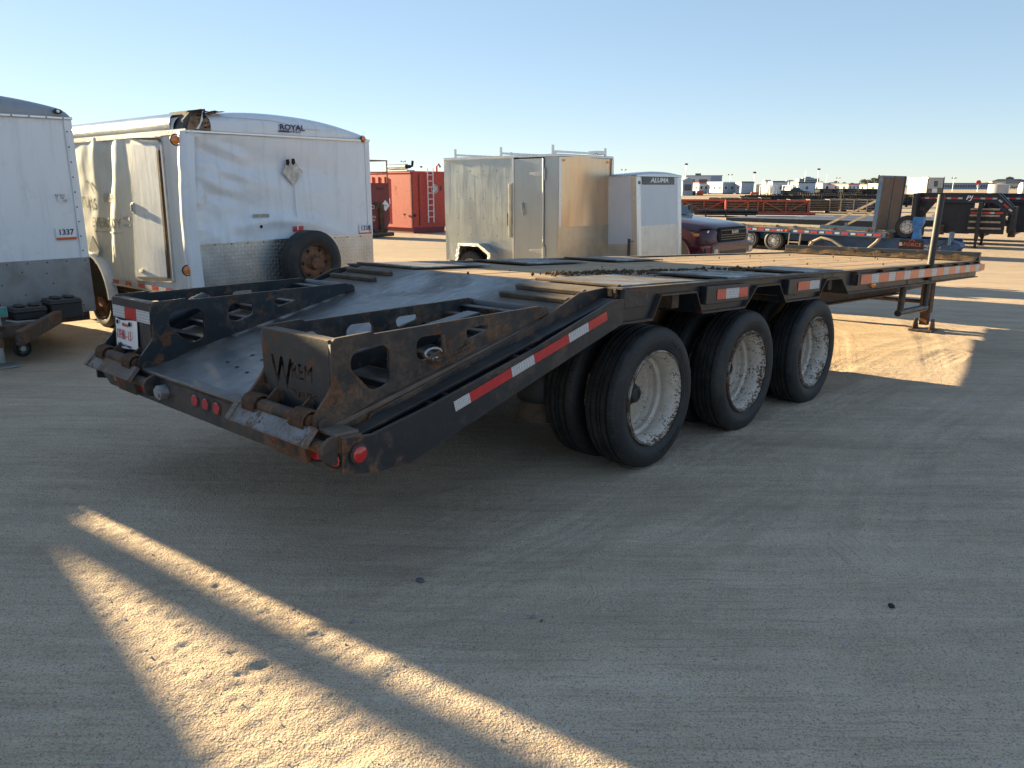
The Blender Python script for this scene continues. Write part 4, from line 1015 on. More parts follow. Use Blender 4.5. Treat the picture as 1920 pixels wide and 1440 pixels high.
for y, z in ((-.01, 2.075), (.065, 2.085)): MB().prism([(y - .028, z - .03), (y, z - .045), (y + .022, z - .01), (y + .012, z + .03), (y - .025, z + .025)], 0, .016, .019).build('hole', M_dark, pl)
MB().box(.012, .022, .055, .07, 1.30, 1.80).build('wire_cover', M_sheet, T2)
MB().box(.010, .016, -.0, .145, 1.285, 1.345).build('red_reflector', M_red, T2)
MB().box(.012, .018, -.51, -.31, 1.462, 1.498).build('data_plate', simple('faded_plate', (.38, .35, .28), .6, .2, .4, 30), T2)
MB().lathe([(0, .004), (.018, .003), (.02, 0)], (.014, -.42, 1.36), 'x', 12).build('hole', M_dark, T2)
lot_sticker(T2, .010, 1.085, 1.27, '1338')
screws(T2, [(.007, y, 1.185) for y in np.arange(-1.0, 1.2, .2)])
MB().box(.004, .014, -1.2, 1.2, 1.195, 1.21).build('guard_cap', M_trim, T2)
wrk = road_wheel(T2, (.30, .10, .93), 'x', .375, .21, M_rustrim, 'spare_wheel', .07)
wrk.matrix_local = Matrix.Translation((.30, .10, .93)) @ Matrix.Rotation(PI / 2, 4, 'Z')
for sg in (-1, 1): MB().bar((-.1, sg * 1.0, .55), (1.25, sg * .07, .52), .07, .13).build('tongue_rail', M_under, T2, bevel=.006)
MB().box(.0, .12, .06, .14, .55, 1.0).build('spare_bracket', M_under, T2)
# curb side: door, drip rail, fender, tape, ghost lettering
dp_ = [(-1.17, 2.24), (-1.13, 2.28), (-.60, 2.25), (-.555, 2.20), (-.60, .80), (-1.42, .74), (-1.44, .80)]
def grow(poly, e): cx_ = sum(p[0] for p in poly) / len(poly); cz = sum(p[1] for p in poly) / len(poly); return [(p[0] + math.copysign(e, p[0] - cx_), p[1] + math.copysign(e, p[1] - cz)) for p in poly]
MB().prism(grow(dp_, .045), 1, -1.235, -1.19).build('door_frame', M_trim, T2, bevel=.012)
DR = MB().prism(dp_, 1, -1.25, -1.20).build('door', sheet_mat('door_sheet', (.75, .77, .79), .3, .3), T2, bevel=.02)
MB().box(-1.30, -1.24, -1.268, -1.245, 1.50, 1.62).box(-1.285, -1.26, -1.285, -1.265, 1.52, 1.60).build('door_latch', M_galv, DR, bevel=.006)
MB().bar((-.545, -1.25, 2.18), (-.585, -1.26, .80), .02, .04, up=(1, 0, 0)).build('door_hinge', M_brown, DR)
MB().bar((-1.30, -1.25, .84), (-1.16, -1.27, .85), .02, .03).build('door_hold_back', M_galv, DR)
MB().bar((-1.25, -1.24, 2.335), (-.52, -1.24, 2.315), .07, .015).build('drip_rail', M_trim, T2)
s = -6.; k = 0
for i in range(14):
    x0 = -2.10 + .17 * i
    if x0 > -1.5 and x0 < -.5 and False: continue
    if x0 > -.3: break
    o = link('reflective_tape', (tr_, tw_)[i % 2], T2); o.matrix_local = Matrix.Translation((x0, -1.232, .655)) @ Matrix.Diagonal((.17 / (.28, .19)[i % 2], 1, .55, 1))
MB().box(-6, -2.15, -1.225, -1.19, .60, .64).box(-2.15, -.1, -1.235, -1.19, .605, .63).build('bottom_rail', M_trim, T2)
road_wheel(T2, (-2.62, -1.20, .36), 'y', .37, .22, M_rustrim)
fd = MB(); R0 = .47
for i in range(14):
    a0, a1 = PI * i / 14, PI * (i + 1) / 14
    fd.add([(-2.62 + R0 * math.cos(a), y, .42 + R0 * 1.12 * math.sin(a)) for a in (a0, a1) for y in (-1.30, -1.18)] + [(-2.62 + (R0 + .035) * math.cos(a), y, .42 + (R0 + .035) * 1.12 * math.sin(a)) for a in (a0, a1) for y in (-1.30, -1.18)], [(0, 1, 3, 2), (4, 6, 7, 5), (0, 2, 6, 4)])
fd.build('fender', M_sheet, T2, smooth=.8)
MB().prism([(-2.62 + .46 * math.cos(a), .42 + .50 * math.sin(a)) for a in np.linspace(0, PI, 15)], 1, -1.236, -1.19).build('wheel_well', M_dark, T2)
for tx, sz, x, z, sx in (('6689', .15, -2.02, 1.66, .9), ('EVEREADY', .17, -2.12, 1.36, 1.0), ('rus', .30, -2.62, 1.63, .9)):
    lettering(tx, sz, M_ghost, T2, FACE_CURB, (x, -1.275, z), .0006, .003, sx)
for x0, x1, z0, z1 in ((-1.68, -1.50, 1.41, 1.45), (-1.68, -1.50, 1.33, 1.36), (-2.45, -1.72, 1.245, 1.262)): MB().grid([[(x0 + (x1 - x0) * i / 12, -1.2, z) for i in range(13)] for z in (z0, z1)]).build('ghost_stripe', M_ghost, T2)
MB().prism([(-2.62, 1.86), (-2.52, 1.88), (-2.40, 1.80), (-2.33, 1.70), (-2.40, 1.74), (-2.47, 1.82)], 1, -1.279, -1.272).build('ghost_bird', M_whitetape, T2)
for ch in T2.children:
    if ch.name.startswith('ghost') or (ch.name.startswith('lettering') and ch.data.materials[0] is M_ghost):
        ch.data = ch.data.copy(); bq = bmesh.new(); bq.from_mesh(ch.data); bmesh.ops.triangulate(bq, faces=bq.faces); bmesh.ops.subdivide_edges(bq, edges=bq.edges, cuts=2, use_grid_fill=True); bq.to_mesh(ch.data); bq.free(); M_ = ch.matrix_basis.copy(); Mi = M_.inverted()
        for v in ch.data.vertices:
            q = M_ @ v.co; q.y = -1.2 - cdent(q.x, q.z) - .012; v.co = Mi @ q
MB().prism([(-2.66, 1.02), (-2.50, 1.20), (-2.34, 1.02), (-2.50, .84)], 1, -1.255, -1.235).build('placard_holder', M_trim, T2, bevel=.004)

PL = thing('light_blocker_stack', 'stack of wooden pallets standing between two parked cargo trailers, outside the frame', 'pallets', place(-6.98, 6.80, NOSE))  # added out of view to cut off the tip of the sunlight wedge
for k in range(8): MB().box(-.4, .4, -.55, .50, .15 * k, .15 * k + .022).box(-.4, .4, -.55, .50, .15 * k + .115, .15 * k + .137).box(-.4, .4, -.55, -.45, .15 * k + .022, .15 * k + .115).box(-.4, .4, -.07, .03, .15 * k + .022, .15 * k + .115).box(-.4, .4, .40, .50, .15 * k + .022, .15 * k + .115).build('pallet', M_tornwood, PL)

# --- neighbour standing just outside the frame; its side roof edge and 1337's corner leave the wedge of sunlight on the yard
T0 = thing('cargo_trailer', 'white enclosed cargo trailer parked left of the one with sticker 1337, outside the frame', 'cargo trailer', place(-8.73, 5.76, 138))
box_trailer(T0, 2.44, 11.0, .45, 2.35, .95, .2, n=(12, 12))
road_wheel(T0, (-3.4, -1.2, .37), 'y', .37, .22, M_rustrim); road_wheel(T0, (-3.4, 1.0, .37), 'y', .37, .22, M_rustrim)
YP = thing('shadow_post', 'unseen tall post added behind the cargo trailers to cast the stripe in the sunlit wedge', 'post', Matrix.Translation((-13.32, 11.92, g0(-13.32, 11.92))))  # added out of view, throws the dark stripe across the wedge
MB().cyl((0, 0, 0), (0, 0, 6.5), .12, 14, r1=.11).build('pole', M_tornwood, YP, smooth=.6)

# --- silver aluminium trailer
T3 = thing('cargo_trailer', 'bare silver aluminium cargo trailer with roof ladder racks', 'cargo trailer', place(1.43, 15.293, 128, pitch=math.radians(.4)))
w3 = 1.88; L3 = 2.80
al = lambda a, z: .005 * mnoise.noise((a * 1.6, z * 1.1, 3.)) + .002 * mnoise.noise((a * 3.5, z * 2.6, 1.))
fr3 = lambda a, z: .016 * math.sin((a + .3 * math.sin(z * 2.2)) * 3.4) * math.sin(z * 1.9) + .009 * mnoise.noise((a * 2.5, z * 1.8, 6.))
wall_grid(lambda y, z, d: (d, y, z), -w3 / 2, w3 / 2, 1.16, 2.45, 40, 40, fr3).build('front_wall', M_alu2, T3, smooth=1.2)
wall_grid(lambda x, z, d: (x, -w3 / 2 - d, z), -L3, -1.03, .45, 2.42, 40, 40, al).build('curb_wall', M_alu, T3, smooth=1.2)
MB().box(-.31, -.0, -w3 / 2 - .004, -w3 / 2 + .03, .45, 2.42).build('curb_panel', M_alu, T3)
MB().box(-L3, -.01, w3 / 2 - .03, w3 / 2, .45, 2.42).build('street_wall', M_alu, T3)
MB().box(-L3, -L3 + .03, -w3 / 2 + .002, w3 / 2 - .002, .45, 2.42).build('rear_wall', M_alu, T3)
MB().box(-L3 - .01, .012, -w3 / 2 - .012, w3 / 2 + .012, 2.42, 2.47).build('roof', M_trim, T3, bevel=.012)
MB().box(-.01, .014, -w3 / 2 - .004, w3 / 2 + .004, .45, 1.165).build('gravel_guard', diamond_plate('warm_reflection_plate', 'YZ', 24, (.74, .60, .44), .9, .3), T3)  # reflected sunlit ground is tinted into the plate colour
MB().box(-L3 + .05, -.05, -w3 / 2 + .06, w3 / 2 - .06, .36, .46).build('floor_frame', M_under, T3)
D3 = MB().box(-1.0, -.335, -w3 / 2 - .02, -w3 / 2 + .02, .50, 2.40).build('side_door', M_alu, T3, bevel=.006)
MB().box(-1.045, -1.0, -w3 / 2 - .03, -w3 / 2, .46, 2.42).build('door_jamb', M_trim, T3, bevel=.005)
MB().cyl((-.325, -w3 / 2 - .025, .5), (-.325, -w3 / 2 - .025, 2.4), .016, 10).build('hinge_rod', M_trim, T3, smooth=.6)
for z in (2.12, .72):
    MB().prism([(-.31, z - .11), (-.28, z - .11), (-.28, z + .11), (-.31, z + .11)], 1, -w3 / 2 - .04, -w3 / 2).prism([(-.33, z - .05), (-.62, z - .012), (-.64, z + .012), (-.6, z + .035), (-.33, z + .05)], 1, -w3 / 2 - .034, -w3 / 2 - .018).build('strap_hinge', M_galv, D3, bevel=.004)
MB().bar((-1.08, -w3 / 2 - .05, .98), (-1.07, -w3 / 2 - .05, 1.95), .05, .06, up=(1, 0, 0)).build('grab_handle', simple('yellowed_handle', (.50, .48, .38), .4, .3), T3, bevel=.01)
for z in (1.0, 1.93): MB().box(-1.12, -1.03, -w3 / 2 - .05, -w3 / 2, z - .04, z + .04).build('handle_bracket', M_galv, T3, bevel=.006)
MB().box(-1.16, -1.12, -w3 / 2 - .05, -w3 / 2 - .005, 1.18, 1.42).build('cable_plug', M_rubber, T3, bevel=.01)
MB().cyl((-.80, -w3 / 2 - .015, 1.57), (-.80, -w3 / 2 - .06, 1.57), .035, 16).bar((-.80, -w3 / 2 - .06, 1.58), (-.77, -w3 / 2 - .06, 1.38), .03, .02, up=(0, 1, 0)).build('door_latch', M_galv, D3, smooth=.6)
b = MB()
for x in np.arange(-L3 + .35, -1.1, .34):
    for z in (2.2, 1.68, 1.3, .98): b.lathe([(0, -.006), (.008, -.005), (.01, 0)], (x, -w3 / 2 - .006, z), 'y', 6)
o = b.build('rivets', M_screw, T3); o['kind'] = 'stuff'
fd = MB().prism([(-2.36, .42), (-2.25, .83), (-1.72, .83), (-1.42, .66), (-1.42, .42), (-1.50, .42), (-1.50, .62), (-1.74, .77), (-2.2, .77), (-2.28, .42)], 1, -w3 / 2 - .24, -w3 / 2)
fd.build('fender', M_dp_xz, T3, bevel=.004)
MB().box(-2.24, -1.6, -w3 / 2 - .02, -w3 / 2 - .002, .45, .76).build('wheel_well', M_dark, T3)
road_wheel(T3, (-1.98, -w3 / 2 - .21, .34), 'y', .33, .19, M_galv); road_wheel(T3, (-1.98, w3 / 2 + .02, .34), 'y', .33, .19, M_galv)
for x in (-2.52, -1.36, -.16):
    b = MB()
    for y in (-w3 / 2 + .04, w3 / 2 - .04): b.box(x - .02, x + .02, y - .02, y + .02, 2.47, 2.63)
    b.box(x - .018, x + .018, -w3 / 2 + .06, w3 / 2 - .06, 2.50, 2.535); b.build('ladder_rack', M_trim, T3, bevel=.004)
MB().box(-.34, -.10, .55, .86, 2.50, 2.57).build('rack_clamp', M_trim, T3, bevel=.006)
for y in (-w3 / 2 + .03, w3 / 2 - .03): MB().box(.0, .024, y - .035, y + .035, 1.165, 2.42).build('corner_trim', M_trim, T3, bevel=.006)
for y in (-.80, .80):
    MB().lathe([(.022, 0), (.02, .014), (0, .018)], (.016, y, 2.36), 'x', 14).build('clearance_lamp', M_amber, T3, smooth=.6)
for sg in (-1, 1): MB().bar((-.1, sg * .8, .42), (1.1, sg * .05, .42), .06, .10).build('tongue_rail', M_trim, T3)
jb = MB().cyl((.95, .0, .02), (.95, 0, .95), .03, 12).cyl((.95, 0, .0), (.95, 0, .02), .1, 14).bar((.95, -.02, .9), (.95, .16, .9), .02, .02); jb.build('tongue_jack', M_rubber, T3, smooth=.6)

# --- pale trailer with the black badge
T4 = thing('cargo_trailer', 'small pale grey cargo trailer with aluminium corner posts and black name badge', 'cargo trailer', place(3.06, 16.163, 129, pitch=math.radians(3.4)))
w4, L4 = 1.80, 3.7
M_pale = sheet_mat('pale_grey_panel', (.56, .60, .66), .30, .15)
MB().box(-.02, .0, -w4 / 2, w4 / 2, 1.19, 2.17).build('front_wall', M_pale, T4)
MB().box(-L4, -.02, -w4 / 2, -w4 / 2 + .03, .78, 2.17).build('curb_wall', M_pale, T4)
MB().box(-L4, -.02, w4 / 2 - .03, w4 / 2, .45, 2.17).build('street_wall', M_pale, T4)
MB().box(-L4, -L4 + .03, -w4 / 2 + .03, w4 / 2 - .03, .45, 2.17).build('rear_wall', M_pale, T4)
MB().box(-.02, .008, -w4 / 2, w4 / 2, .45, 1.19).build('gravel_guard', diamond_plate('diamond_plate_tight', 'YZ', 34), T4)
MB().box(-L4, -.02, -w4 / 2 - .008, -w4 / 2 + .02, .45, .86).build('side_guard', M_dp_xz, T4)
for y in (-w4 / 2 + .06, w4 / 2 - .05): MB().box(-.12, .025, y - .075, y + .07, .42, 2.18).build('corner_post', M_trim, T4, bevel=.025)
MB().box(-.85, -.80, -w4 / 2 - .015, -w4 / 2, .45, 2.16).build('side_post', M_trim, T4, bevel=.004)
roof_loft(w4 + .03, L4, 2.165, .085).build('roof', M_trim, T4, smooth=.7)
MB().box(-.03, .03, -w4 / 2 - .015, w4 / 2 + .015, 2.13, 2.172).build('front_moulding', M_trim, T4, bevel=.008)
BG = MB().box(.0, .012, -.70, .62, 1.985, 2.135).build('name_badge', simple('gloss_black', (.012, .012, .014), .2), T4, bevel=.006)
lettering('ALUMA', .125, M_white, BG, FACE_FRONT, (.0135, -.02, 2.065), .001, .004, 1.75, .25)
MB().box(.012, .0135, -.35, .5, 2.003, 2.012).build('badge_line', M_redink, BG)
clearance_lamp(T4, .026, -.84, 2.02, M_amber, .022)
MB().box(-L4 + .05, -.05, -w4 / 2 + .06, w4 / 2 - .06, .36, .46).build('floor_frame', M_under, T4)
road_wheel(T4, (-2.2, -w4 / 2 - .21, .34), 'y', .33, .19, M_galv); road_wheel(T4, (-2.2, w4 / 2 + .02, .34), 'y', .33, .19, M_galv)
for sg in (-1, 1): MB().bar((-.1, sg * .8, .42), (1.1, sg * .05, .38), .06, .10).build('tongue_rail', M_trim, T4)
MB().cyl((1.0, .0, -.05), (1.0, 0, .7), .03, 12).build('tongue_jack', M_rubber, T4, smooth=.6)

# ------------------------------------------------------------------ maroon pickup truck
def car_paint(name, col, metal=.15):
    g = G(name); c = g.coord(); n = g.noise(c, 3, 5)
    col2 = g.mix(g.math('MULTIPLY', g.math('MAXIMUM', g.normal_z(), 0.), .12), g.ramp(n, [(.3, tuple(x * .85 for x in col)), (.7, col)]), (.25, .21, .17))
    return g.out(col2, .34, metal, None, Coat_Weight=.55, Coat_Roughness=.08)
M_maroon = car_paint('maroon_paint', (.075, .010, .022)); M_blackpaint = car_paint('black_paint', (.012, .013, .015))
def glass_mat():
    g = G('dark_glass'); return g.out((.02, .035, .04), .04, 0, None, Specular_IOR_Level=.9)
M_glass = glass_mat()
def pickup(name, label, M, paint, group=None, detail=True):
    t = thing(name, label, 'pickup truck', M, group)
    # longitudinal stations: x from the nose backwards; hood/deck height, half width, belt
    st = [(0.0, .62, 1.02, .80, .80), (-.05, .48, 1.10, .90, .84), (-.15, .44, 1.155, .965, .87), (-.35, .44, 1.19, .99, .88), (-.8, .46, 1.245, 1.0, .89), (-1.25, .46, 1.285, 1.0, .90), (-1.5, .46, 1.31, 1.0, .91), (-2.0, .46, 1.31, 1.0, .93), (-3.9, .46, 1.31, 1.0, .93), (-3.95, .46, 1.33, 1.0, .93), (-5.8, .46, 1.35, .99, .93)]
    b = MB(); P = []
    for x, z0, z1, hw, tw_ in st:
        ring = [(x, -hw * .93, z0), (x, -hw, z0 + .18), (x, -hw * 1.005, z0 + (z1 - z0) * .55), (x, -hw * .985, z0 + (z1 - z0) * .8), (x, -tw_ * .97, z1 - .035), (x, -tw_ * .86, z1), (x, -tw_ * .45, z1 + .022), (x, 0, z1 + .012)]
        ring += [(p[0], -p[1], p[2]) for p in ring[-2::-1]]; P.append(ring)
    n = len(P[0]); v = [p for r in P for p in r]; fs_ = [(i * n + j, i * n + j + 1, (i + 1) * n + j + 1, (i + 1) * n + j) for i in range(len(P) - 1) for j in range(n - 1)]
    fs_ += [tuple(range(n)), tuple(range((len(P) - 1) * n, len(P) * n))[::-1]] + [(i * n, (i + 1) * n, (i + 1) * n + n - 1, i * n + n - 1) for i in range(len(P) - 1)]
    b.add(v, fs_); b.build('body', paint, t, smooth=.55)
    c = MB(); cs = [(-1.45, 1.29, .90), (-2.15, 1.86, .74), (-2.5, 1.93, .72), (-3.4, 1.92, .72), (-3.95, 1.30, .88)]
    P = [[(x, -w, z - .03), (x, -w * .93, z), (x, 0, z + .02), (x, w * .93, z), (x, w, z - .03)] for x, z, w in cs]
    v = [p for r in P for p in r]; base = [(-1.45, -.92, 1.28), (-1.45, .92, 1.28), (-3.95, .92, 1.28), (-3.95, -.92, 1.28)]
    c.add(v, [(i * 5 + j, i * 5 + j + 1, i * 5 + 6 + j, i * 5 + 5 + j) for i in range(4) for j in range(4)])
    for sg in (0, 4): c.add([P[i][sg] for i in range(5)] , [(0, 1, 2, 3, 4)])
    c.build('cab_roof', paint, t, smooth=.5)
    gl = MB()
    gl.add([(-1.50, -.80, 1.325), (-1.50, .80, 1.325), (-2.10, .66, 1.835), (-2.10, -.66, 1.835)], [(0, 1, 2, 3)])
    gl.v = [(p[0] + .02, p[1], p[2] + .022) for p in gl.v]; gl.build('windscreen', M_glass, t)
    for sg in (-1, 1):
        MB().add([(-1.75, sg * .905, 1.35), (-2.25, sg * .755, 1.80), (-2.75, sg * .745, 1.84), (-2.75, sg * .915, 1.35)], [(0, 1, 2, 3)]).build('side_window', M_glass, t)
        MB().add([(-2.85, sg * .915, 1.35), (-2.85, sg * .745, 1.84), (-3.35, sg * .745, 1.83), (-3.75, sg * .905, 1.36)], [(0, 1, 2, 3)]).build('side_window', M_glass, t)
        MB().box(-1.85, -1.70, sg * .98, sg * 1.22, 1.33, 1.55).build('mirror', M_rubber, t, bevel=.03)
        hl = MB(); ye = .985
        hl.add([(-.065, sg * .63, .90), (-.16, sg * .88, .90), (-.44, sg * ye, .93), (-.50, sg * ye, 1.05), (-.28, sg * .965, 1.09), (-.10, sg * .86, 1.10), (-.035, sg * .63, 1.08)], [tuple(range(7))])
        hl.v = [(p[0] + .03, p[1] + sg * .022, p[2]) for p in hl.v]
        H_ = hl.build('headlight', simple('headlight_housing', (.06, .06, .065), .12, .3, .4, 12, Coat_Weight=1.), t)
        MB().lathe([(0, .03), (.05, .02), (.055, 0)], (-.11, sg * .86, 1.01), 'x', 16).build('lens', simple('headlight_lens', (.7, .72, .75), .1, .6), H_, smooth=.6)
        MB().add([(-.11, sg * .905, .905), (-.37, sg * 1.014, .925), (-.46, sg * 1.018, 1.03), (-.36, sg * 1.008, 1.0), (-.12, sg * .918, .965)], [(0, 1, 2, 3, 4)]).build('turn_signal', simple('amber_lens', (.75, .19, .02)), H_)
        for x in (-.95, -4.75):
            road_wheel(t, (x, (-1.0 if sg < 0 else .76), .41), 'y', .41, .25, M_galv)
            MB().prism([(x + .50 * math.cos(a), .42 + .50 * math.sin(a)) for a in np.linspace(-.25, PI + .25, 17)], 1, sg * .80, sg * 1.006).build('wheel_well', M_dark, t)
            fr_ = MB(); fr_.tube([(x + .51 * math.cos(a), sg * 1.0, .42 + .51 * math.sin(a)) for a in np.linspace(-.2, PI + .2, 18)], .02, 6); fr_.build('wheel_arch', paint, t, smooth=1.)
    gr_ = MB().prism([(-.60, .80), (.60, .80), (.66, .90), (.62, 1.08), (.55, 1.11), (-.55, 1.11), (-.62, 1.08), (-.66, .90)], 0, -.1, .035).build('grille', M_dark, t, bevel=.01)
    for z in (.85, .90, .95, 1.05): MB().box(.03, .05, -.58, .58, z - .008, z + .008).build('grille_bar', M_blackpaint, gr_)
    if detail: lettering('RAM', .10, M_galv, gr_, FACE_FRONT, (.055, .05, 1.0), .004, .004, 1.5)
    MB().prism([(-.98, .50), (.98, .50), (.98, .74), (.7, .80), (-.7, .80), (-.98, .74)], 0, -.35, .07).build('bumper', paint, t, bevel=.04)
    MB().box(.03, .08, -.6, .6, .50, .60).build('lower_intake', M_rubber, t)
    for sg in (-1, 1): MB().box(.05, .085, sg * .72, sg * .88, .55, .66).build('fog_lamp', M_galv, t, bevel=.01)
    return t
PK = pickup('pickup_truck', 'maroon pickup truck with black grille parked behind the pale grey cargo trailer', place(4.95, 17.9, 133, dz=.03), M_maroon)

def X(u, y): return (u - 960) * y / 1508.0      # lateral position of what is seen along a bearing, at depth y

# ------------------------------------------------------------------ blue equipment trailer with its upright headboard
M_blue = painted_steel('blue_trailer_paint', (.020, .075, .165), .45, .5, .4, seed=5.5, mudamt=.35)
M_whiterim = simple('grey_white_rim', (.42, .41, .38), .5, .2, .35, 14, .2)
M_redpaint = painted_steel('red_oxide_paint', (.44, .050, .030), .12, .15, .5, seed=1.1, mudamt=.12, mud=(.25, .08, .05))
M_maroonpaint = painted_steel('dark_red_paint', (.17, .028, .028), .15, .2, .5, seed=2.1, mudamt=.2, mud=(.14, .06, .05))
M_timber = simple('weathered_timber', (.34, .27, .19), .85, 0, .35, 7, 0, .4)
T5 = thing('equipment_trailer', 'blue flatbed trailer with red and white side tape, ladder and tall brown headboard', 'trailer', place(10.22, 31.0, 133, pitch=math.radians(-.6)))
# local origin under the rear-most visible wheel, x forward (to the right in the photo), near side y = 0
MB().box(-5.0, 4.45, .0, 2.5, .86, .92).build('deck', M_timber, T5)
MB().box(-5.0, 4.45, -.04, .02, .70, .88).box(-5, 4.45, 2.48, 2.54, .70, .88).build('side_rail', M_blue, T5, bevel=.006)
tb = tape(.28, .07, M_red, 'tape_red'); tw5 = tape(.19, .07, M_whitetape, 'tape_white'); x = -2.0; k = 0
while x < 4.2:
    if not .92 < x < 1.35:
        o = link('reflective_tape', (tb, tw5)[k % 2], T5); o.location = (x, -.043, .79)
    x += (.28, .19)[k % 2]; k += 1
MB().box(.98, 1.18, -.065, -.04, .76, .82).build('marker_light', M_amber, T5, bevel=.008)
MB().box(2.2, 7.3, .30, .46, .18, .70).box(-3., 2.2, .30, .46, .42, .70).box(2.2, 7.3, 1.95, 2.1, .2, .70).build('main_beam', M_blue, T5, bevel=.006)
MB().cyl((-4.5, .02, .955), (4.4, .02, .955), .03, 8).build('lash_rail', M_timber, T5)
for x in (-2.6, -1.2, .2, 1.6, 2.9, 3.9): MB().box(x - .06, x + .06, -.05, .05, .90, .99).build('lash_ratchet', M_under, T5, bevel=.006)
for x in (-1.04, 0.0):
    road_wheel(T5, (x, .0, .385), 'y', .385, .24, M_whiterim); road_wheel(T5, (x, 2.25, .385), 'y', .385, .24, M_whiterim)
MB().box(-1.6, 2.0, .62, .75, .1, .72).build('undercarriage', M_dark, T5)
lad = MB()
for x in (1.38, 1.92): lad.bar((x, -.02, .70), (x - .03, -.04, .05), .05, .05, up=(1, 0, 0))
for z in (.06, .37): lad.bar((1.36, -.03, z), (1.92, -.03, z), .05, .05)
lad.build('ladder', M_timber, T5)
MB().tube([(3.15, .05, -.12), (3.35, .02, .30), (3.62, .0, .47), (3.95, .0, .42), (4.35, .0, .14), (4.7, .0, .05), (5.0, .0, .12), (5.25, .02, .42), (5.35, .05, .62)], .05, 10).build('hose', simple('tan_hose', (.28, .22, .15), .6), T5, smooth=1.).location = (-1.05, -.02, .12)
for x, zz in ((5.25, -.25), (6.0, -.25), (7.05, -.25)):
    MB().box(x - .07, x + .07, .26, .40, zz, .22).box(x - .12, x + .12, .2, .46, zz - .02, zz).build('jack_leg', M_blue if x == 6.0 else M_black, T5, bevel=.006)
MB().bar((4.02, 1.1, .9), (4.05, 1.1, 2.72), .05, .2).build('headboard_post', M_blue, T5)
HBD = MB().bar((4.10, 1.25, .92), (4.14, 1.25, 2.80), 2.5, .03, up=(1, 0, 0)).build('headboard', simple('brown_steel_panel', (.13, .075, .042), .7, 0, .18, 2, 0, .1), T5)
for y, xo in ((.0, 0), (2.5, 0), (1.25, .015)):
    MB().bar((4.085 + xo, y, .88), (4.125 + xo, y, 2.83), .07 if y != 1.25 else .03, .11 if y != 1.25 else .05, up=(1, 0, 0)).build('headboard_frame', M_blue if y != 1.25 else M_brown, T5)
MB().bar((4.13, -.02, 2.82), (4.13, 2.52, 2.82), .06, .06).build('headboard_frame', M_blue, T5)
for y in (.05, 2.4): MB().bar((2.55, y, .98), (4.08, y, 2.0), .07, .07).build('headboard_brace', M_timber, T5); MB().bar((2.55, y, .92), (2.55, y, 1.06), .08, .08, up=(1, 0, 0)).build('brace_foot', M_blue, T5)
MB().bar((2.5, .0, 1.01), (4.2, .0, 1.0), .05, .10).build('brace_rail', M_blue, T5)
sp_ = road_wheel(T5, (4.85, .22, 1.12), 'y', .40, .24, M_galv, 'spare_wheel'); sp_.matrix_local = Matrix.Translation((4.95, .35, 1.10)) @ Matrix.Rotation(math.radians(38), 4, 'Z')
MB().prism([(5.55, .70), (5.95, .70), (5.88, 1.05), (6.02, 1.25), (5.98, 1.45), (5.52, 1.45), (5.48, 1.25), (5.62, 1.05)], 1, .25, .5).cyl((5.75, .23, 1.36), (5.75, .26, 1.36), .07, 12).build('winch_stand', simple('bright_blue_paint', (.03, .16, .42), .4), T5, bevel=.01)
MB().prism([(4.4, .70), (4.7, .70), (4.7, .84), (4.55, .90), (4.4, .9)], 1, -.02, .3).build('corner_gusset', M_brown, T5, bevel=.006)
BD = MB().box(5.0, 6.15, .285, .302, .30, .66).build('name_panel', M_ink, T5)
lettering('B-FORCE', .17, simple('orange_print', (.62, .10, .03), .5, 0, .05), BD, FACE_CURB, (5.52, .283, .50), .001, .003, 1.25)
lettering('B', .17, M_white, BD, FACE_CURB, (5.09, .281, .50), .001, .003, 1.25)
MB().prism([(5.45, .60), (5.62, .70), (5.79, .60), (5.75, .60), (5.62, .67), (5.49, .60)], 1, .279, .284).build('name_roof', simple('orange_print', (.6, .1, .03)), BD)
for tx, xx, zz in (('780 267', 6.35, .48), ('TRAIL', 6.35, .36), ('20', 6.9, .46), ('18', 6.9, .34)): lettering(tx, .10, M_white, T5, FACE_CURB, (xx, .295, zz), .001, .0, .9)
for x, Lq, m in ((4.75, .45, tb), (5.3, .25, tw5), (7.05 - .05, .5, tb), (7.0 + .5, .3, tw5)):
    o = link('reflective_tape', m, T5); o.matrix_local = Matrix.Translation((x, .292, .26)) @ Matrix.Diagonal((Lq / (.28 if m is tb else .19), 1, .8, 1))
MB().prism([(7.3, .25), (7.75, .42), (7.85, .50), (7.75, .62), (7.3, .70)], 1, .30, .9).box(7.28, 7.42, .2, .5, .55, 1.0).build('drawbar', M_blue, T5, bevel=.006)
MB().tube([(6.3, .26, .72), (6.6, .2, .45), (6.9, .24, .50), (7.25, .25, .75)], .012, 6).build('air_line', M_rubber, T5, smooth=1.)

_xm = lambda a: float(np.interp(a, [-5, -1.04, 0, 1.38, 1.92, 4.45, 7.85], [-6, -1.18, 0, .63, 1.07, 4.16, 6.52]))
for ch in T5.children_recursive:
    if ch.name.startswith(('wheel', 'spare', 'rim', 'hand_holes')): continue
    if ch.matrix_basis.translation.length > .01 and ch.name.startswith(('reflective', 'lettering')):
        t_ = ch.matrix_basis.translation.copy(); M_ = ch.matrix_basis.copy(); M_.translation = (_xm(t_.x), t_.y, t_.z); ch.matrix_local = M_ @ Matrix.Diagonal((.9, 1, 1, 1))
    elif ch.data.users == 1:
        off = ch.location.x
        for v in ch.data.vertices: v.co.x = _xm(v.co.x + off) - off
sp_.matrix_local = Matrix.Translation((4.72, .35, 1.10)) @ Matrix.Rotation(math.radians(12), 4, 'Z')

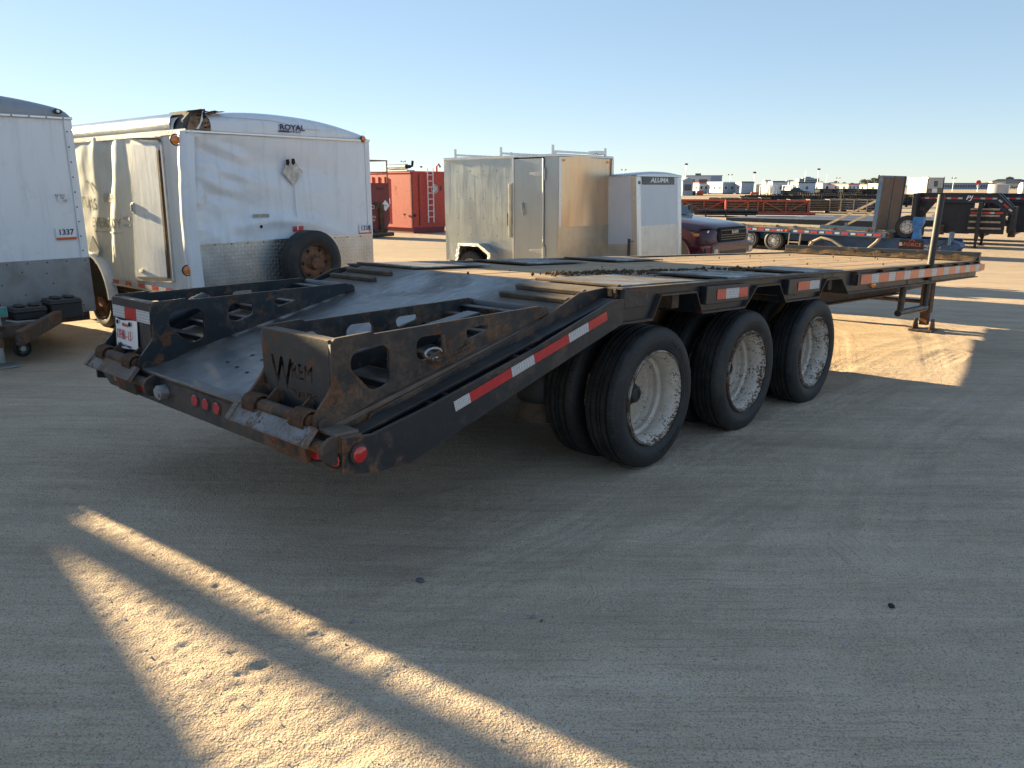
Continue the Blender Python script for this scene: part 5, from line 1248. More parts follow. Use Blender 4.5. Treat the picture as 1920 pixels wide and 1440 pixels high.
# ------------------------------------------------------------------ black gooseneck trailers
def gooseneck(label, M, name_txt, seed):
    t = thing('gooseneck_trailer', label, 'gooseneck trailer', M, 'black gooseneck trailers parked side by side')
    rq = random.Random(seed)
    for y in (.75, 1.55):
        nk = MB().prism([(-.6, 1.72), (2.45, 1.72), (3.14, 1.20), (3.14, 1.05), (3.02, 1.05), (2.32, 1.42), (-.6, 1.42)], 1, y - .04, y + .04)
        nk.box(-.6, 2.46, y - .09, y + .09, 1.715, 1.735); nk.bar((2.45, y, 1.725), (3.15, y, 1.20), .18, .02); nk.build('neck_beam', M_black2, t, bevel=.004)
    MB().box(3.0, 3.16, .72, 1.58, .55, 1.32).build('coupler_tube', M_black, t, bevel=.01)
    MB().box(2.96, 3.20, .95, 1.35, .35, .62).build('coupler', M_under, t, bevel=.01)
    x = -.55; k = 0
    while x < 2.3:
        if not 1.02 < x < 1.55 or not name_txt:
            o = link('reflective_tape', (tb, tw5)[k % 2], t); o.location = (x, .707, 1.565)
        x += (.28, .19)[k % 2] * .9; k += 1
    a = math.atan2(-.52, .69); x = 2.50; k = 1
    while x < 3.0:
        o = link('reflective_tape', (tb, tw5)[k % 2], t); o.matrix_local = Matrix.Translation((x, .707, 1.56 - (x - 2.45) * .70)) @ Matrix.Rotation(-a, 4, 'Y') @ Matrix.Diagonal((.8, 1, 1, 1)); x += .2; k += 1
    if name_txt: lettering(name_txt, .24, M_white, t, FACE_CURB, (1.40, .705, 1.58), .001, .006, 1.3, .25)
    MB().box(-.62, -.45, .0, 2.3, .25, 1.72).build('riser', M_ink, t, bevel=.006)
    MB().prism([(-.45, .75), (.15, 1.42), (-.45, 1.42)], 1, .76, .80).build('gusset', M_black, t)
    MB().box(-9.0, -.4, .0, .08, .55, .78).box(-9, -.4, 2.22, 2.3, .55, .78).box(-9, -.4, .08, 2.22, .70, .78).build('deck_frame', M_black2, t, bevel=.005)
    MB().box(.35, 1.55, .85, 1.5, .42, 1.42).build('tool_box', M_ink, t, bevel=.02)
    MB().box(.40, .62, .6, .8, .38, .70).build('pump_box', M_under, t, bevel=.01)
    for yy in (.30, 2.0):
        MB().box(1.85, 1.99, yy - .07, yy + .07, .25, 1.45).box(1.87, 1.97, yy - .05, yy + .05, .02, .3).box(1.8, 2.04, yy - .12, yy + .12, .0, .02).build('jack_leg', M_black, t, bevel=.005)
    MB().tube([(3.0, .7, 1.1), (2.8, .66, .85), (2.5, .65, .9), (2.35, .68, 1.15)], .014, 6).build('brake_cable', M_rubber, t, smooth=1.)
    for x in (-6.8, -5.9): road_wheel(t, (x, -.05, .40), 'y', .39, .24, M_whiterim); road_wheel(t, (x, 2.1, .40), 'y', .39, .24, M_whiterim)
    for i, z in enumerate((.60, .80, 1.0, 1.2)):
        MB().box(1.55, 2.75 - .05 * i, .38 + .03 * i, .45 + .03 * i, z, z + .06).build('ramp_rung', M_timber, t)
    for i in range(5):
        o = link('reflective_tape', (tb, tw5)[i % 2], t); o.location = (1.6 + .22 * i, .37, 1.12)
    MB().box(1.5, 2.85, .52, .60, .45, 1.25).build('ramp_panel', M_ink, t)
    for ch in t.children_recursive:
        if ch.name.startswith(('wheel', 'rim', 'hand')): continue
        if ch.data.users > 1 or ch.name.startswith('lettering'): ch.location.z *= 1.29
        else:
            for v in ch.data.vertices: v.co.z *= 1.29
    return t
def gn(x, y): return place(x, y, 128)
GN1 = gooseneck('black gooseneck trailer nearest the blue trailer with white letters on its striped neck', gn(17.75, 34.2), 'PJ', 1)
MB().prism([(0.05, 1.30), (.2, 1.36), (.35, 1.28), (.30, 1.18), (.2, 1.08), (.13, 1.18)], 1, .74, .748).build('decal', M_white, GN1)
lettering('Lone Star', .14, simple('gold_print', (.45, .36, .06), .4), GN1, FACE_CURB, (2.15, .70, 1.24), .001, .004, 1.1, .3)
GN2 = gooseneck('black gooseneck trailer with green toolbox, second in the row', gn(21.6, 35.6), '', 2)
MB().box(3.1, 4.0, .3, 1.0, .35, .85).build('front_tool_box', simple('olive_box', (.05, .06, .045), .5, 0, .2, 6, .3), GN2, bevel=.015)
GN3 = gooseneck('black gooseneck trailer at the far right edge of the yard', gn(24.6, 38.0), 'F', 3)
MB().box(3.1, 3.9, .3, 1.0, .35, .85).build('front_tool_box', M_black, GN3, bevel=.015)

# ------------------------------------------------------------------ red frac tank and dark red skid
T6 = thing('storage_tank', 'tall bright red steel tank with white ladder and exhaust silencer on its roof', 'tank', place(-5.44, 43.2, NOSE))
# local: near vertical corner of the front at (0, 0); front runs to +y, long side runs back along -x
MB().box(-11.5, 0, .0, 2.5, .28, 3.25).build('shell', M_redpaint, T6, bevel=.02)
MB().box(-11.5, .02, .1, 2.4, .0, .30).build('skid', M_maroonpaint, T6)
for x in np.arange(-11.2, -1.9, .55): MB().box(x, x + .28, -.05, .01, .55, 3.0).build('wall_rib', M_redpaint, T6, bevel=.02)
MB().box(-11.5, .03, -.035, 2.53, 3.18, 3.28).build('top_rim', M_redpaint, T6, bevel=.01)
MB().box(.0, .05, .0, .10, .3, 3.2).box(.0, .04, .55, .62, .4, 3.1).build('corner_rib', M_maroonpaint, T6)
lad = MB()
for y in (1.10, 1.50): lad.bar((.14, y, .55), (.14, y, 3.45), .045, .045, up=(1, 0, 0))
for z in np.arange(.85, 3.3, .32): lad.bar((.14, 1.10, z), (.14, 1.50, z), .035, .035)
lad.build('ladder', simple('white_ladder_paint', (.75, .76, .78), .5), T6)
MB().cyl((-.55, .25, 3.52), (-2.0, .2, 3.50), .15, 16).cyl((-.62, .25, 3.52), (-.30, .26, 3.52), .09, 12, 1).tube([(-.32, .26, 3.52), (-.15, .28, 3.55), (-.12, .3, 3.82)], .07, 10, 1).box(-2.1, -.2, -.05, .5, 3.28, 3.34).build('exhaust_silencer', [M_galv, M_dark], T6, smooth=.6)
MB().tube([(-.1, 2.0, 3.25), (-.1, 2.0, 3.55), (.02, 2.05, 3.68), (.1, 2.1, 3.5)], .05, 10).build('vent_pipe', M_redpaint, T6, smooth=1.)
MB().cyl((.0, .22, .95), (.09, .22, .95), .07, 12).cyl((-.5, -.03, 1.0), (-.5, -.1, 1.0), .06, 12).build('valve', M_under, T6)
for a in np.linspace(0, 2 * PI, 7)[:-1]: pass
hx = lambda r: [(1.72 + r * math.sin(q), 2.35 + r * math.cos(q)) for q in np.linspace(0, 2 * PI, 7)[:-1]]
lg = MB().prism(hx(.26), 0, .004, .008, 0).prism(hx(.225), 0, .008, .011, 1).prism(hx(.17), 0, .011, .014, 0).build('logo', [M_white, M_ink], T6)
MB().box(.012, .016, 1.65, 1.69, 2.24, 2.46).box(.014, .018, 1.74, 1.78, 2.24, 2.46).build('logo_bars', M_redink, lg)
lettering('E', .32, M_ink, T6, FACE_FRONT, (.004, 2.18, 2.36), .002, .012, 1.1)
MB().tube([(.3, 2.45, 3.3), (1.6, 2.2, .02)], .012, 6).build('stay_cable', M_timber, T6)
MB().box(-1.95, -1.75, -.012, .0, 1.55, 1.85).build('notice', M_white, T6)
T7 = thing('skid_tank', 'dark red steel skid with white lettering and a railing on its roof', 'tank', place(-7.75, 37.6, NOSE))
MB().prism([(.0, .35), (2.35, .35), (2.55, .75), (2.55, 2.55), (.0, 2.55)], 0, -2.2, 0).build('shell', M_maroonpaint, T7, bevel=.02)
MB().prism([(.3, .0), (2.2, .0), (2.4, .38), (.1, .38)], 0, -2.2, .05).build('skid', M_under, T7)
MB().cyl((.12, .2, .12), (.12, 2.6, .10), .10, 12).build('skid_roller', M_brown, T7, smooth=.6)
rl = MB()
for y in (.2, 1.3, 2.48): rl.bar((-.03, y, 2.5), (-.03, y, 3.62), .05, .05, up=(1, 0, 0))
for z in (3.6, 3.05): rl.bar((-.03, .2, z), (-.03, 2.5, z), .05, .05)
for x in (-2.15,): rl.bar((x, 2.48, 2.5), (x, 2.48, 3.6), .05, .05, up=(1, 0, 0)); rl.bar((x, 2.48, 3.6), (-.03, 2.48, 3.6), .05, .05)
rl.build('railing', M_brown, T7)
MB().box(.0, .14, 1.85, 2.1, .4, 1.55).box(.0, .1, 1.6, 1.95, 1.35, 1.65).build('valve_column', M_under, T7, bevel=.02)
for tx, sz, y, z, m in (('REDNECK', .27, 1.12, 1.42, M_white), ('RENTALS', .10, 1.05, 1.62, M_white), ('24 HR SERVICE', .13, 1.25, .95, M_white), ('780 705-8720', .13, 1.25, .79, M_white), ('EPH002', .16, 2.0, 2.28, M_ink)):
    lettering(tx, sz, m, T7, FACE_FRONT, (.006, y, z), .001, .003 if sz > .2 else 0)
MB().prism([(2.02, 1.48), (2.28, 1.75), (2.54, 1.48), (2.28, 1.21)], 0, .002, .008).build('placard', M_white, T7)
lettering('1267', .10, M_ink, T7, FACE_FRONT, (.010, 2.28, 1.48), .001, .001)
MB().box(.0, .006, 1.05, 1.25, 1.72, 1.92).build('notice', M_white, T7)

# ------------------------------------------------------------------ pipe yard
M_pipe = simple('brown_drill_pipe', (.20, .125, .075), .6, .2, .4, 4, .3)
M_pipe2 = simple('grey_drill_pipe', (.15, .145, .14), .5, .35, .35, 4, .35)
M_pipe3 = simple('dark_pipe', (.035, .033, .034), .6, .2, .5, 3, .2)
M_orange = simple('orange_red_paint', (.50, .075, .035), .5, 0, .2, 4, .15)
def pipes_mesh(Lp, nw, nh, r, mat, name='pipes'):
    key = (Lp, nw, nh, r, mat.name)
    b = MB(); rq = random.Random(nw * 31 + nh)
    for i in range(nw):
        for j in range(nh):
            y = (i - (nw - 1) / 2) * 2.05 * r; z = r + j * 2.25 * r; e = rq.uniform(-.12, .12)
            b.lathe([(r * .72, -.02 + .0), (r * .72, 0), (r, 0), (r, Lp), (r * .72, Lp), (r * .72, Lp - .4)], (-Lp / 2 + e, y, z), 'x', 8)
    return b.mesh(name, mat, smooth=.7)
def pipe_stack(label, M, Lp, nw, nh, r, mat, group, stakes=4):
    t = thing('pipe_stack', label, 'pipe stack', M, group)
    o = link('pipes', pipes_mesh(Lp, nw, nh, r, mat), t, Matrix.Translation((0, 0, .15))); o['kind'] = 'stuff'
    hw = nw * r * 1.03 + .06
    for k in range(stakes):
        x = -Lp / 2 + Lp * (k + .5) / stakes
        b = MB().box(x - .05, x + .05, -hw, hw, .0, .14)
        for y in (-hw, hw): b.box(x - .05, x + .05, y - .04, y + .04, 0, .16 + nh * r * 2.25)
        for j in range(nh): b.box(x - .05, x + .05, -hw, hw, .15 + (j + .88) * 2.25 * r, .15 + (j + 1.0) * 2.25 * r)
        b.build('dunnage', M_timber if mat is not M_pipe3 else M_pipe3, t)
    return t
def pipe_rack(label, M, Lr, hgt=1.3, wd=2.2):
    t = thing('pipe_rack', label, 'pipe rack', M, 'orange-red pipe racks full of drill pipe')
    o = link('pipes', pipes_mesh(Lr * .96, 10, 5, .10, M_pipe), t, Matrix.Translation((0, 0, .17))); o['kind'] = 'stuff'
    for y in (-wd / 2, wd / 2):
        b = MB(); hx_ = Lr / 2
        b.box(-hx_, hx_, y - .07, y + .07, 0, .18); b.box(-hx_, hx_, y - .05, y + .05, hgt - .12, hgt)
        for x in (-hx_ + .05, -hx_ + 2.0, -hx_ + 2.9, hx_ - 4.0, hx_ - 2.0, hx_ - .05): b.box(x - .07, x + .07, y - .05, y + .05, .1, hgt)
        for x0, x1 in ((-hx_ + .1, -hx_ + 2.), (hx_ - 4., hx_ - 2.), (hx_ - 2., hx_ - .1)):
            up_ = (x0 + x1) / 2 < 0 or x0 > hx_ - 2.5
            b.bar((x0, y, .2 if up_ else hgt - .1), (x1, y, hgt - .1 if up_ else .2), .07, .10)
        b.build('side_truss', M_orange, t)
    for x in (-Lr / 2, Lr / 2):
        b = MB().box(x - .03, x + .03, -wd / 2, wd / 2, .1, hgt)
        for y in np.arange(-wd / 2 + .25, wd / 2, .5): b.box(x - .10, x + .10, y - .10, y + .10, .12, hgt - .05)
        b.build('end_wall', M_orange, t, bevel=.02)
    MB().cyl((-Lr / 2 - .2, -wd / 2 - .25, .10), (Lr / 2 + .6, -wd / 2 - .25, .10), .12, 10).build('skid_tube', M_orange, t, smooth=.7)
    return t
pipe_rack('long orange-red pipe rack with brown pipe, its right end before the brown pipe stack', place(24.1, 76.0, 104), 7.4)
pipe_rack('orange-red pipe rack partly hidden behind the maroon pickup', place(17.3, 79.5, 104), 7.4)
pipe_stack('brown drill pipe stacked between pale spacers at the right end of the red rack', place(29.6, 80.2, 100), 5.6, 10, 5, .10, M_pipe, 'stacks of drill pipe', 3)
pipe_stack('grey drill pipe stack whose open pipe ends face the yard', place(34.6, 82.0, 128), 5.0, 9, 5, .10, M_pipe2, 'stacks of drill pipe', 4)
pipe_stack('dark grey casing stack just right of the open-ended pipe stack', place(41.6, 93.0, 110), 4.4, 9, 6, .10, M_pipe3, 'stacks of drill pipe', 4)
pipe_stack('dark casing stack partly behind the tall brown headboard', place(46.0, 96.5, 110), 4.0, 8, 6, .10, M_pipe3, 'stacks of drill pipe', 3)
pipe_stack('low flat pile of black pipe in front of the red racks', place(19.0, 71.0, 104), 5.2, 10, 2, .11, M_pipe3, 'stacks of drill pipe', 3)
for i, (u, lab) in enumerate(((1408, 'black pipe tub furthest left behind the red racks'), (1443, 'black pipe tub below the white storage vessels'), (1480, 'black pipe tub just left of the dark pickup'), (1517, 'tall black pipe tub just right of the dark pickup'), (1552, 'black pipe tub behind the grey pipe stack'), (1592, 'black pipe tub furthest right behind the grey pipe stack'))):
    y = 110 + i * 1.5; x = (u - 960) * y / 1508
    t = thing('pipe_tub', lab, 'pipe tub', place(x, y, 98), 'black pipe tubs in a long row')
    Lt, ht = 2.5, (1.0, 1.05, .95, 1.35, 1.2, 1.25)[i]
    o = link('pipes', pipes_mesh(Lt, 7, 4, .11, M_pipe3), t, Matrix.Translation((0, 0, .1))); o['kind'] = 'stuff'
    b = MB()
    for k in range(9):
        xx = -Lt / 2 + Lt * k / 8; b.box(xx - .05, xx + .05, -.95, -.85, 0, ht); b.box(xx - .05, xx + .05, .85, .95, 0, ht + .1)
    b.box(-Lt / 2, Lt / 2, -.95, .95, 0, .1); b.box(-Lt / 2, Lt / 2, -.96, -.9, ht - .12, ht); b.build('frame', M_pipe3, t)

FD = thing('flatbed_trailer', 'low grey flatbed deck with a red and white rear marker, beyond the blue flatbed trailer', 'trailer', place(X(1560, 52), 52, 108))
MB().box(-4.6, 4.6, -1.2, 1.2, .62, .78).build('deck', simple('grey_deck', (.33, .34, .36), .6, .2, .2, 3), FD); MB().box(-4.6, 4.6, -1.25, -1.2, .5, .8).build('side_rail', M_black2, FD)
for k in range(8):
    o = link('reflective_tape', (tb, tw5)[k % 2], FD); o.location = (-4.5 + .24 * k, -1.253, .68)
for x in (-2.6, -1.7): road_wheel(FD, (x, -1.15, .38), 'y', .38, .24, M_whiterim); road_wheel(FD, (x, .95, .38), 'y', .38, .24, M_whiterim)
MB().box(-4, 4.2, -.5, -.38, .3, .62).build('main_beam', M_black2, FD); MB().box(3.6, 3.75, -.6, -.45, -.05, .6).build('jack_leg', M_black2, FD)
pipe_stack('brown pipe stack directly behind the gap between the two red racks', place(X(1388, 90), 90, 100), 6.5, 10, 5, .10, M_pipe, 'stacks of drill pipe', 3)
pipe_stack('dark pipe stack behind the right half of the long red rack', place(X(1450, 93), 93, 100), 6.0, 10, 6, .10, M_pipe3, 'stacks of drill pipe', 3)
pipe_stack('dark pipe stack under the long orange-banded office, furthest back', place(X(1585, 128), 128, 98), 9.0, 10, 7, .11, M_pipe3, 'stacks of drill pipe', 5)
pipe_stack('dark pipe stack right behind the headboard brace, far back', place(X(1650, 118), 118, 98), 6.0, 10, 7, .11, M_pipe3, 'stacks of drill pipe', 4)

# ------------------------------------------------------------------ site offices and what stands far behind
M_cream = simple('cream_cladding', (.52, .49, .40), .6, 0, .08); M_wclad = simple('white_cladding', (.46, .51, .58), .55, 0, .06)
M_gclad = simple('grey_blue_cladding', (.22, .29, .39), .55, 0, .08); M_ored = simple('orange_red_fascia', (.50, .09, .05), .6)
M_dgreen = simple('dark_green_fascia', (.05, .09, .08), .6); M_win = simple('window_glass', (.05, .06, .08), .15)
M_bluedome = simple('pale_blue_sheet', (.28, .42, .62), .5); M_greyroof = simple('grey_shingles', (.15, .14, .15), .8)
def office(u, y, Lo, wo, ho, az, wall, fascia, label, wins=2, group='site offices along the far edge of the yard'):
    t = thing('site_office', label, 'site office', place(X(u, y), y, az), group)
    MB().box(-Lo, 0, -wo / 2, wo / 2, .25, ho - .35).build('wall', wall, t, bevel=.02)
    MB().box(-Lo - .04, .04, -wo / 2 - .04, wo / 2 + .04, ho - .35, ho).build('roof', fascia, t, bevel=.03)
    MB().box(-Lo + .3, -.3, -wo / 2 + .3, wo / 2 - .3, 0, .25).build('skid', M_under, t)
    for k in range(wins):
        yy = -wo / 2 + wo * (k + .5) / wins
        f = MB().box(.0, .05, yy - .45, yy + .45, 1.25, 2.25).build('window', M_white, t); MB().box(.05, .06, yy - .38, yy + .38, 1.32, 2.18).build('pane', M_win, f)
    for k in range(max(1, int(Lo / 2.6))):
        xx = -Lo * (k + .5) / max(1, int(Lo / 2.6))
        f = MB().box(xx - .45, xx + .45, -wo / 2 - .05, -wo / 2, 1.25, 2.25).build('window', M_white, t); MB().box(xx - .38, xx + .38, -wo / 2 - .06, -wo / 2 - .05, 1.32, 2.18).build('pane', M_win, f)
    return t
office(1319, 240, 6, 3.3, 3.2, 160, M_wclad, M_ored, 'cream site office with orange roof band and two windows, furthest left')
office(1366, 232, 8, 4.2, 3.4, 160, M_gclad, M_wclad, 'pale blue-grey site office with a broad end and white roof band')
office(1401, 228, 3.4, 4.0, 3.5, 165, M_gclad, M_dgreen, 'plain grey-blue site office beside a narrow white block', 0)
office(1424, 238, 6, 3.2, 2.7, 150, M_cream, M_wclad, 'low cream site office left of the white storage vessels', 1)
office(1463, 205, 5, 4.8, 3.5, 165, M_wclad, M_dgreen, 'white site block with dark green roof band behind the first white vessel', 1)
office(1512, 208, 5, 5.2, 3.3, 165, M_wclad, M_dgreen, 'white site block with dark green roof band behind the dark pickup', 1)
office(1549, 250, 5, 3.2, 3.2, 160, M_wclad, M_wclad, 'white site office with one window below the pale blue dome', 1)
office(1600, 245, 9, 5.2, 3.0, 150, M_wclad, M_ored, 'long white site office with an orange-red roof band', 3)
office(1634, 250, 7, 4.2, 2.8, 160, M_wclad, M_ored, 'white site office at the right end of the orange-banded row', 2)
office(1655, 222, 4, 3.2, 2.9, 160, M_cream, M_cream, 'small cream site office left of the tall brown headboard', 1)
# white vessels on frames
for i, (u, y, lab) in enumerate(((1440, 178, 'white storage vessel on a white frame, left of the dark pickup bed'), (1482, 180, 'white storage vessel on a white frame, close against the dark pickup'))):
    t = thing('storage_vessel', lab, 'storage vessel', place(X(u, y), y, 150), 'white vessels on lifting frames')
    P_ = [(0, -1.3)] + [(1.0 * math.cos(q), 1.0 * math.sin(q) * .6 + (-.7 if q < 0 else .7)) for q in np.linspace(-PI / 2, PI / 2, 11)] + [(0, 1.3)]
    MB().lathe(P_, (0, 0, 1.5), 'x', 18).build('vessel', M_white, t, smooth=.9)
    b = MB()
    for x in (-1.4, 1.4):
        for y_ in (-1.1, 1.1): b.bar((x, y_, 0), (x, y_, 2.4), .12, .12, up=(1, 0, 0))
    for z in (.1, 2.35):
        for y_ in (-1.1, 1.1): b.bar((-1.4, y_, z), (1.4, y_, z), .12, .12)
        for x in (-1.4, 1.4): b.bar((x, -1.1, z), (x, 1.1, z), .12, .12)
    b.build('frame', M_white, t)
    MB().cyl((-.6, 0, 2.4), (-.6, 0, 3.3), .25, 10).cyl((-.6, 0, 3.3), (-.6, 0, 3.55), .95, 14, 0, .8).build('fan_head', M_galv, t)
pk2 = pickup('pickup_truck', 'black pickup truck on the far side of the pipe tubs', place(X(1519, 168), 168, 112), M_blackpaint, None, False)
# plough blade, drum, timber pile
t = thing('roller_drum', 'black drum with an orange blade beyond the first red rack', 'roller', place(X(1300, 200), 200, 105))
MB().cyl((-2.2, 0, .55), (.6, 0, .55), .55, 16).build('drum', M_pipe3, t, smooth=.7); MB().prism([(.7, .0), (2.4, .0), (2.4, 1.2), (.9, 1.1)], 1, -.15, .15).build('blade', M_orange, t)
t = thing('timber_pile', 'low pile of orange-brown timber left of the first white vessel', 'timber pile', place(X(1417, 196), 196, 100))
for k in range(3): MB().box(-1.3 + .1 * k, 1.3 - .15 * k, -.5, .5, .28 * k, .28 * k + .26).build('timber_layer', M_ored if k == 2 else M_pipe, t)
# buildings on the skyline
def building(u, y, wb, hb_, db, az, wall, roof, label, bays=6, rows_=1, roof_rise=0.):
    t = thing('building', label, 'building', place(X(u, y), y, az))
    MB().box(-db, 0, -wb / 2, wb / 2, -1, hb_).build('wall', wall, t)
    if roof_rise:
        MB().prism([(-wb / 2 - .3, hb_), (wb / 2 + .3, hb_), (0, hb_ + roof_rise)], 0, -db, .3).build('roof', roof, t)
    else:
        MB().box(-db - .2, .2, -wb / 2 - .2, wb / 2 + .2, hb_, hb_ + .4).build('roof', roof, t)
    for r in range(rows_):
        for k in range(bays):
            yy = -wb / 2 + wb * (k + .5) / bays; z0 = (r + .35) * hb_ / rows_
            f = MB().box(0, .12, yy - wb / bays * .33, yy + wb / bays * .33, z0, z0 + hb_ / rows_ * .42).build('window', M_win, t)
    return t
BB = building(1317, 420, 19, 7.2, 20, 190, M_wclad, M_gclad, 'large pale industrial hall on the skyline behind the left site offices', 3)
MB().box(.1, .25, 4.0, 9.4, 0, 7.0).build('door_bay', M_gclad, BB); MB().box(-6, -4, -4, -1, 7.5, 8.6).build('roof_unit', M_greyroof, BB)
building(1289, 190, 2.4, 3.4, 8, 185, M_gclad, M_gclad, 'small grey gabled shed at the edge of the pale cargo trailer', 1, 1, .8)
OB = building(1515, 640, 15, 7.5, 16, 190, M_gclad, M_gclad, 'grey office block with a stepped roof on the skyline', 12, 3)
MB().box(-12, -4, -4, 4, 7.6, 8.6).build('roof_storey', M_gclad, OB); MB().box(-10, -6, -2, 2, 8.6, 9.3).build('roof_storey', M_gclad, OB)
t = thing('storage_dome', 'pale blue rounded shelter roof behind the white site offices', 'shelter', place(X(1559, 300), 300, 190))
MB().prism([(4.2 * math.cos(q), 3.6 * math.sin(q)) for q in np.linspace(0, PI, 15)], 0, -8, 0).build('shell', M_bluedome, t)
LB = building(1812, 520, 32, 3.7, 20, 200, M_gclad, M_greyroof, 'long low dark warehouse on the skyline at the right', 22)
building(1870, 620, 9, 5.0, 12, 200, M_cream, M_cream, 'small tan building in front of the hipped grey roof', 3)
HR = thing('building', 'large building with a broad hipped grey roof at the far right skyline', 'building', place(X(1893, 700), 700, 200))
MB().box(-16, 0, -19, 19, -1, 4.2).build('wall', M_cream, HR)
MB().add([(.5, -20, 4.2), (.5, 20, 4.2), (-16.5, 20, 4.2), (-16.5, -20, 4.2), (-6, -9, 8.0), (-6, 8, 8.0), (-10, 8, 8.0), (-10, -9, 8.0)], [(0, 1, 5, 4), (1, 2, 6, 5), (2, 3, 7, 6), (3, 0, 4, 7), (4, 5, 6, 7)]).build('roof', M_greyroof, HR)
MB().box(-9, -7, -3, 3, 8, 8.8).add([(-6, -3.8, 8.8), (-6, 3.8, 8.8), (-10, 3.8, 8.8), (-10, -3.8, 8.8), (-8, 0, 10.2)], [(0, 1, 4), (1, 2, 4), (2, 3, 4), (3, 0, 4)]).build('cupola', M_greyroof, HR)
CP = thing('site_cabin', 'weathered white and rust-brown cabin standing above the black gooseneck necks', 'cabin', place(X(1752, 120), 120, 165))
MB().box(-4, 0, -1.4, 1.4, .6, 3.4).build('wall', simple('weathered_cabin', (.45, .43, .41), .7, 0, .3, 3), CP); MB().box(.0, .03, -1.3, -.4, .6, 1.9).box(.0, .03, .3, 1.3, .6, 2.0).build('rust_panel', M_pipe, CP)
f = MB().box(.0, .05, -.25, .35, 2.2, 3.0).build('window', M_brown, CP); MB().box(.05, .06, -.18, .28, 2.27, 2.93).build('pane', M_win, f)
MB().box(.0, .04, -.5, .4, 1.2, 1.9).build('sign_panel', M_white, CP); MB().box(-4.1, .1, -1.5, 1.5, 3.4, 3.5).build('roof', M_galv, CP)
for y in (-1.42, 1.42): MB().box(-.06, .06, y - .06, y + .06, .2, 3.6).build('corner_post', M_brown, CP)
MB().box(-4, 0, -1.2, 1.2, 0, .6).build('skid', M_under, CP)
GT = thing('storage_tank', 'grey round storage tank behind the black goosenecks', 'tank', place(X(1871, 150), 150, 160))
MB().lathe([(0, 2.75), (1.75, 2.55), (1.75, 0)], (0, 0, 0), 'z', 28).build('shell', simple('tank_grey', (.36, .37, .38), .5, .2, .1), GT, smooth=.6)
WT = thing('storage_tank', 'white horizontal tank at the far right edge', 'tank', place(X(1945, 150), 150, 108))
MB().lathe([(0, -3.1), (1.0, -3.05), (1.25, -2.8), (1.25, 2.8), (1.0, 3.05), (0, 3.1)], (0, 0, 1.7), 'x', 24).build('shell', M_white, WT, smooth=.6)
for x in (-1.9, 1.9): MB().box(x - .2, x + .2, -.9, .9, 0, 1.0).build('saddle', M_under, WT)
for x in (-.6, .6): MB().cyl((x, 0, 2.9), (x, 0, 3.25), .2, 12).build('hatch', M_white, WT)
SG = thing('pole_sign', 'tall round red and white pole sign on the skyline', 'sign', place(X(1832, 330), 330, 192))
MB().cyl((0, 0, 0), (0, 0, 3.2), .15, 8).build('pole', M_galv, SG); MB().cyl((-.1, 0, 3.6), (.1, 0, 3.6), .95, 20).build('disc', M_redink, SG); MB().box(-.1, .1, -.4, .4, 1.6, 2.6).build('panel', M_white, SG)
BL = thing('blue_pump_unit', 'bright blue pump unit behind the striped black necks', 'pump unit', place(X(1868, 72), 72, 118))
MB().box(-1.2, 1.2, -.5, .5, .3, 1.05).box(-.9, -.3, -.4, .4, 1.05, 1.5).box(.3, .8, -.4, .4, 1.05, 1.6).build('body', simple('bright_blue_paint', (.03, .16, .42), .4), BL, bevel=.05); MB().cyl((-.6, 0, 1.5), (-.6, 0, 1.75), .2, 12).cyl((.55, 0, 1.6), (.55, 0, 1.8), .2, 12).build('valve', M_under, BL); MB().box(-1.4, 1.4, -.6, .6, 0, .3).build('skid', M_under, BL)
# light masts and aerials
for u, top, y, rr, kind, lab in ((1284, 308, 260, .10, 1, 'tall light mast above the pale cargo trailer'), (1367, 327, 330, .10, 2, 'cross-armed light mast above the plain site office'), (1412, 323, 250, .10, 1, 'light mast just left of the white vessels'), (1531, 317, 260, .11, 1, 'tallest light mast right of the grey office block'), (1507, 320, 400, .10, 0, 'thin aerial mast over the grey office block'), (1547, 329, 420, .09, 0, 'thin aerial mast right of the tallest light mast'), (1569, 333, 380, .09, 2, 'short cross-armed pole over the pale blue shelter'), (1785, 333, 330, .14, 2, 'lattice-like mast over the long low warehouse'), (758, 303, 300, .10, 2, 'cross-armed pole above the red tank'), (719, 310, 300, .08, 0, 'thin pole left of the exhaust silencer'), (791, 313, 300, .08, 1, 'thin pole right of the exhaust silencer'), (1228, 331, 300, .08, 1, 'short pole above the pale trailer roof'), (1168, 318, 300, .08, 2, 'pole right of the roof ladder racks')):
    t = thing('light_mast', lab, 'light mast', Matrix.Translation((X(u, y), y, g0(X(u, y), y)))); hz = 1.556 - (top - 348.3) * y / 1508 - g0(X(u, y), y)
    b = MB().cyl((0, 0, 0), (0, 0, hz), rr * 1.2, 8, 0, rr * .7)
    b.build('pole', M_galv, t)
    if kind == 1: MB().box(-.45, .45, -.25, .25, hz - .5, hz).build('lamp_head', M_under, t)
    if kind == 2: MB().box(-1.0, 1.0, -.08, .08, hz - .5, hz - .35).box(-.9, -.6, -.2, .2, hz - .4, hz).box(.6, .9, -.2, .2, hz - .4, hz).build('cross_arm', M_under, t)
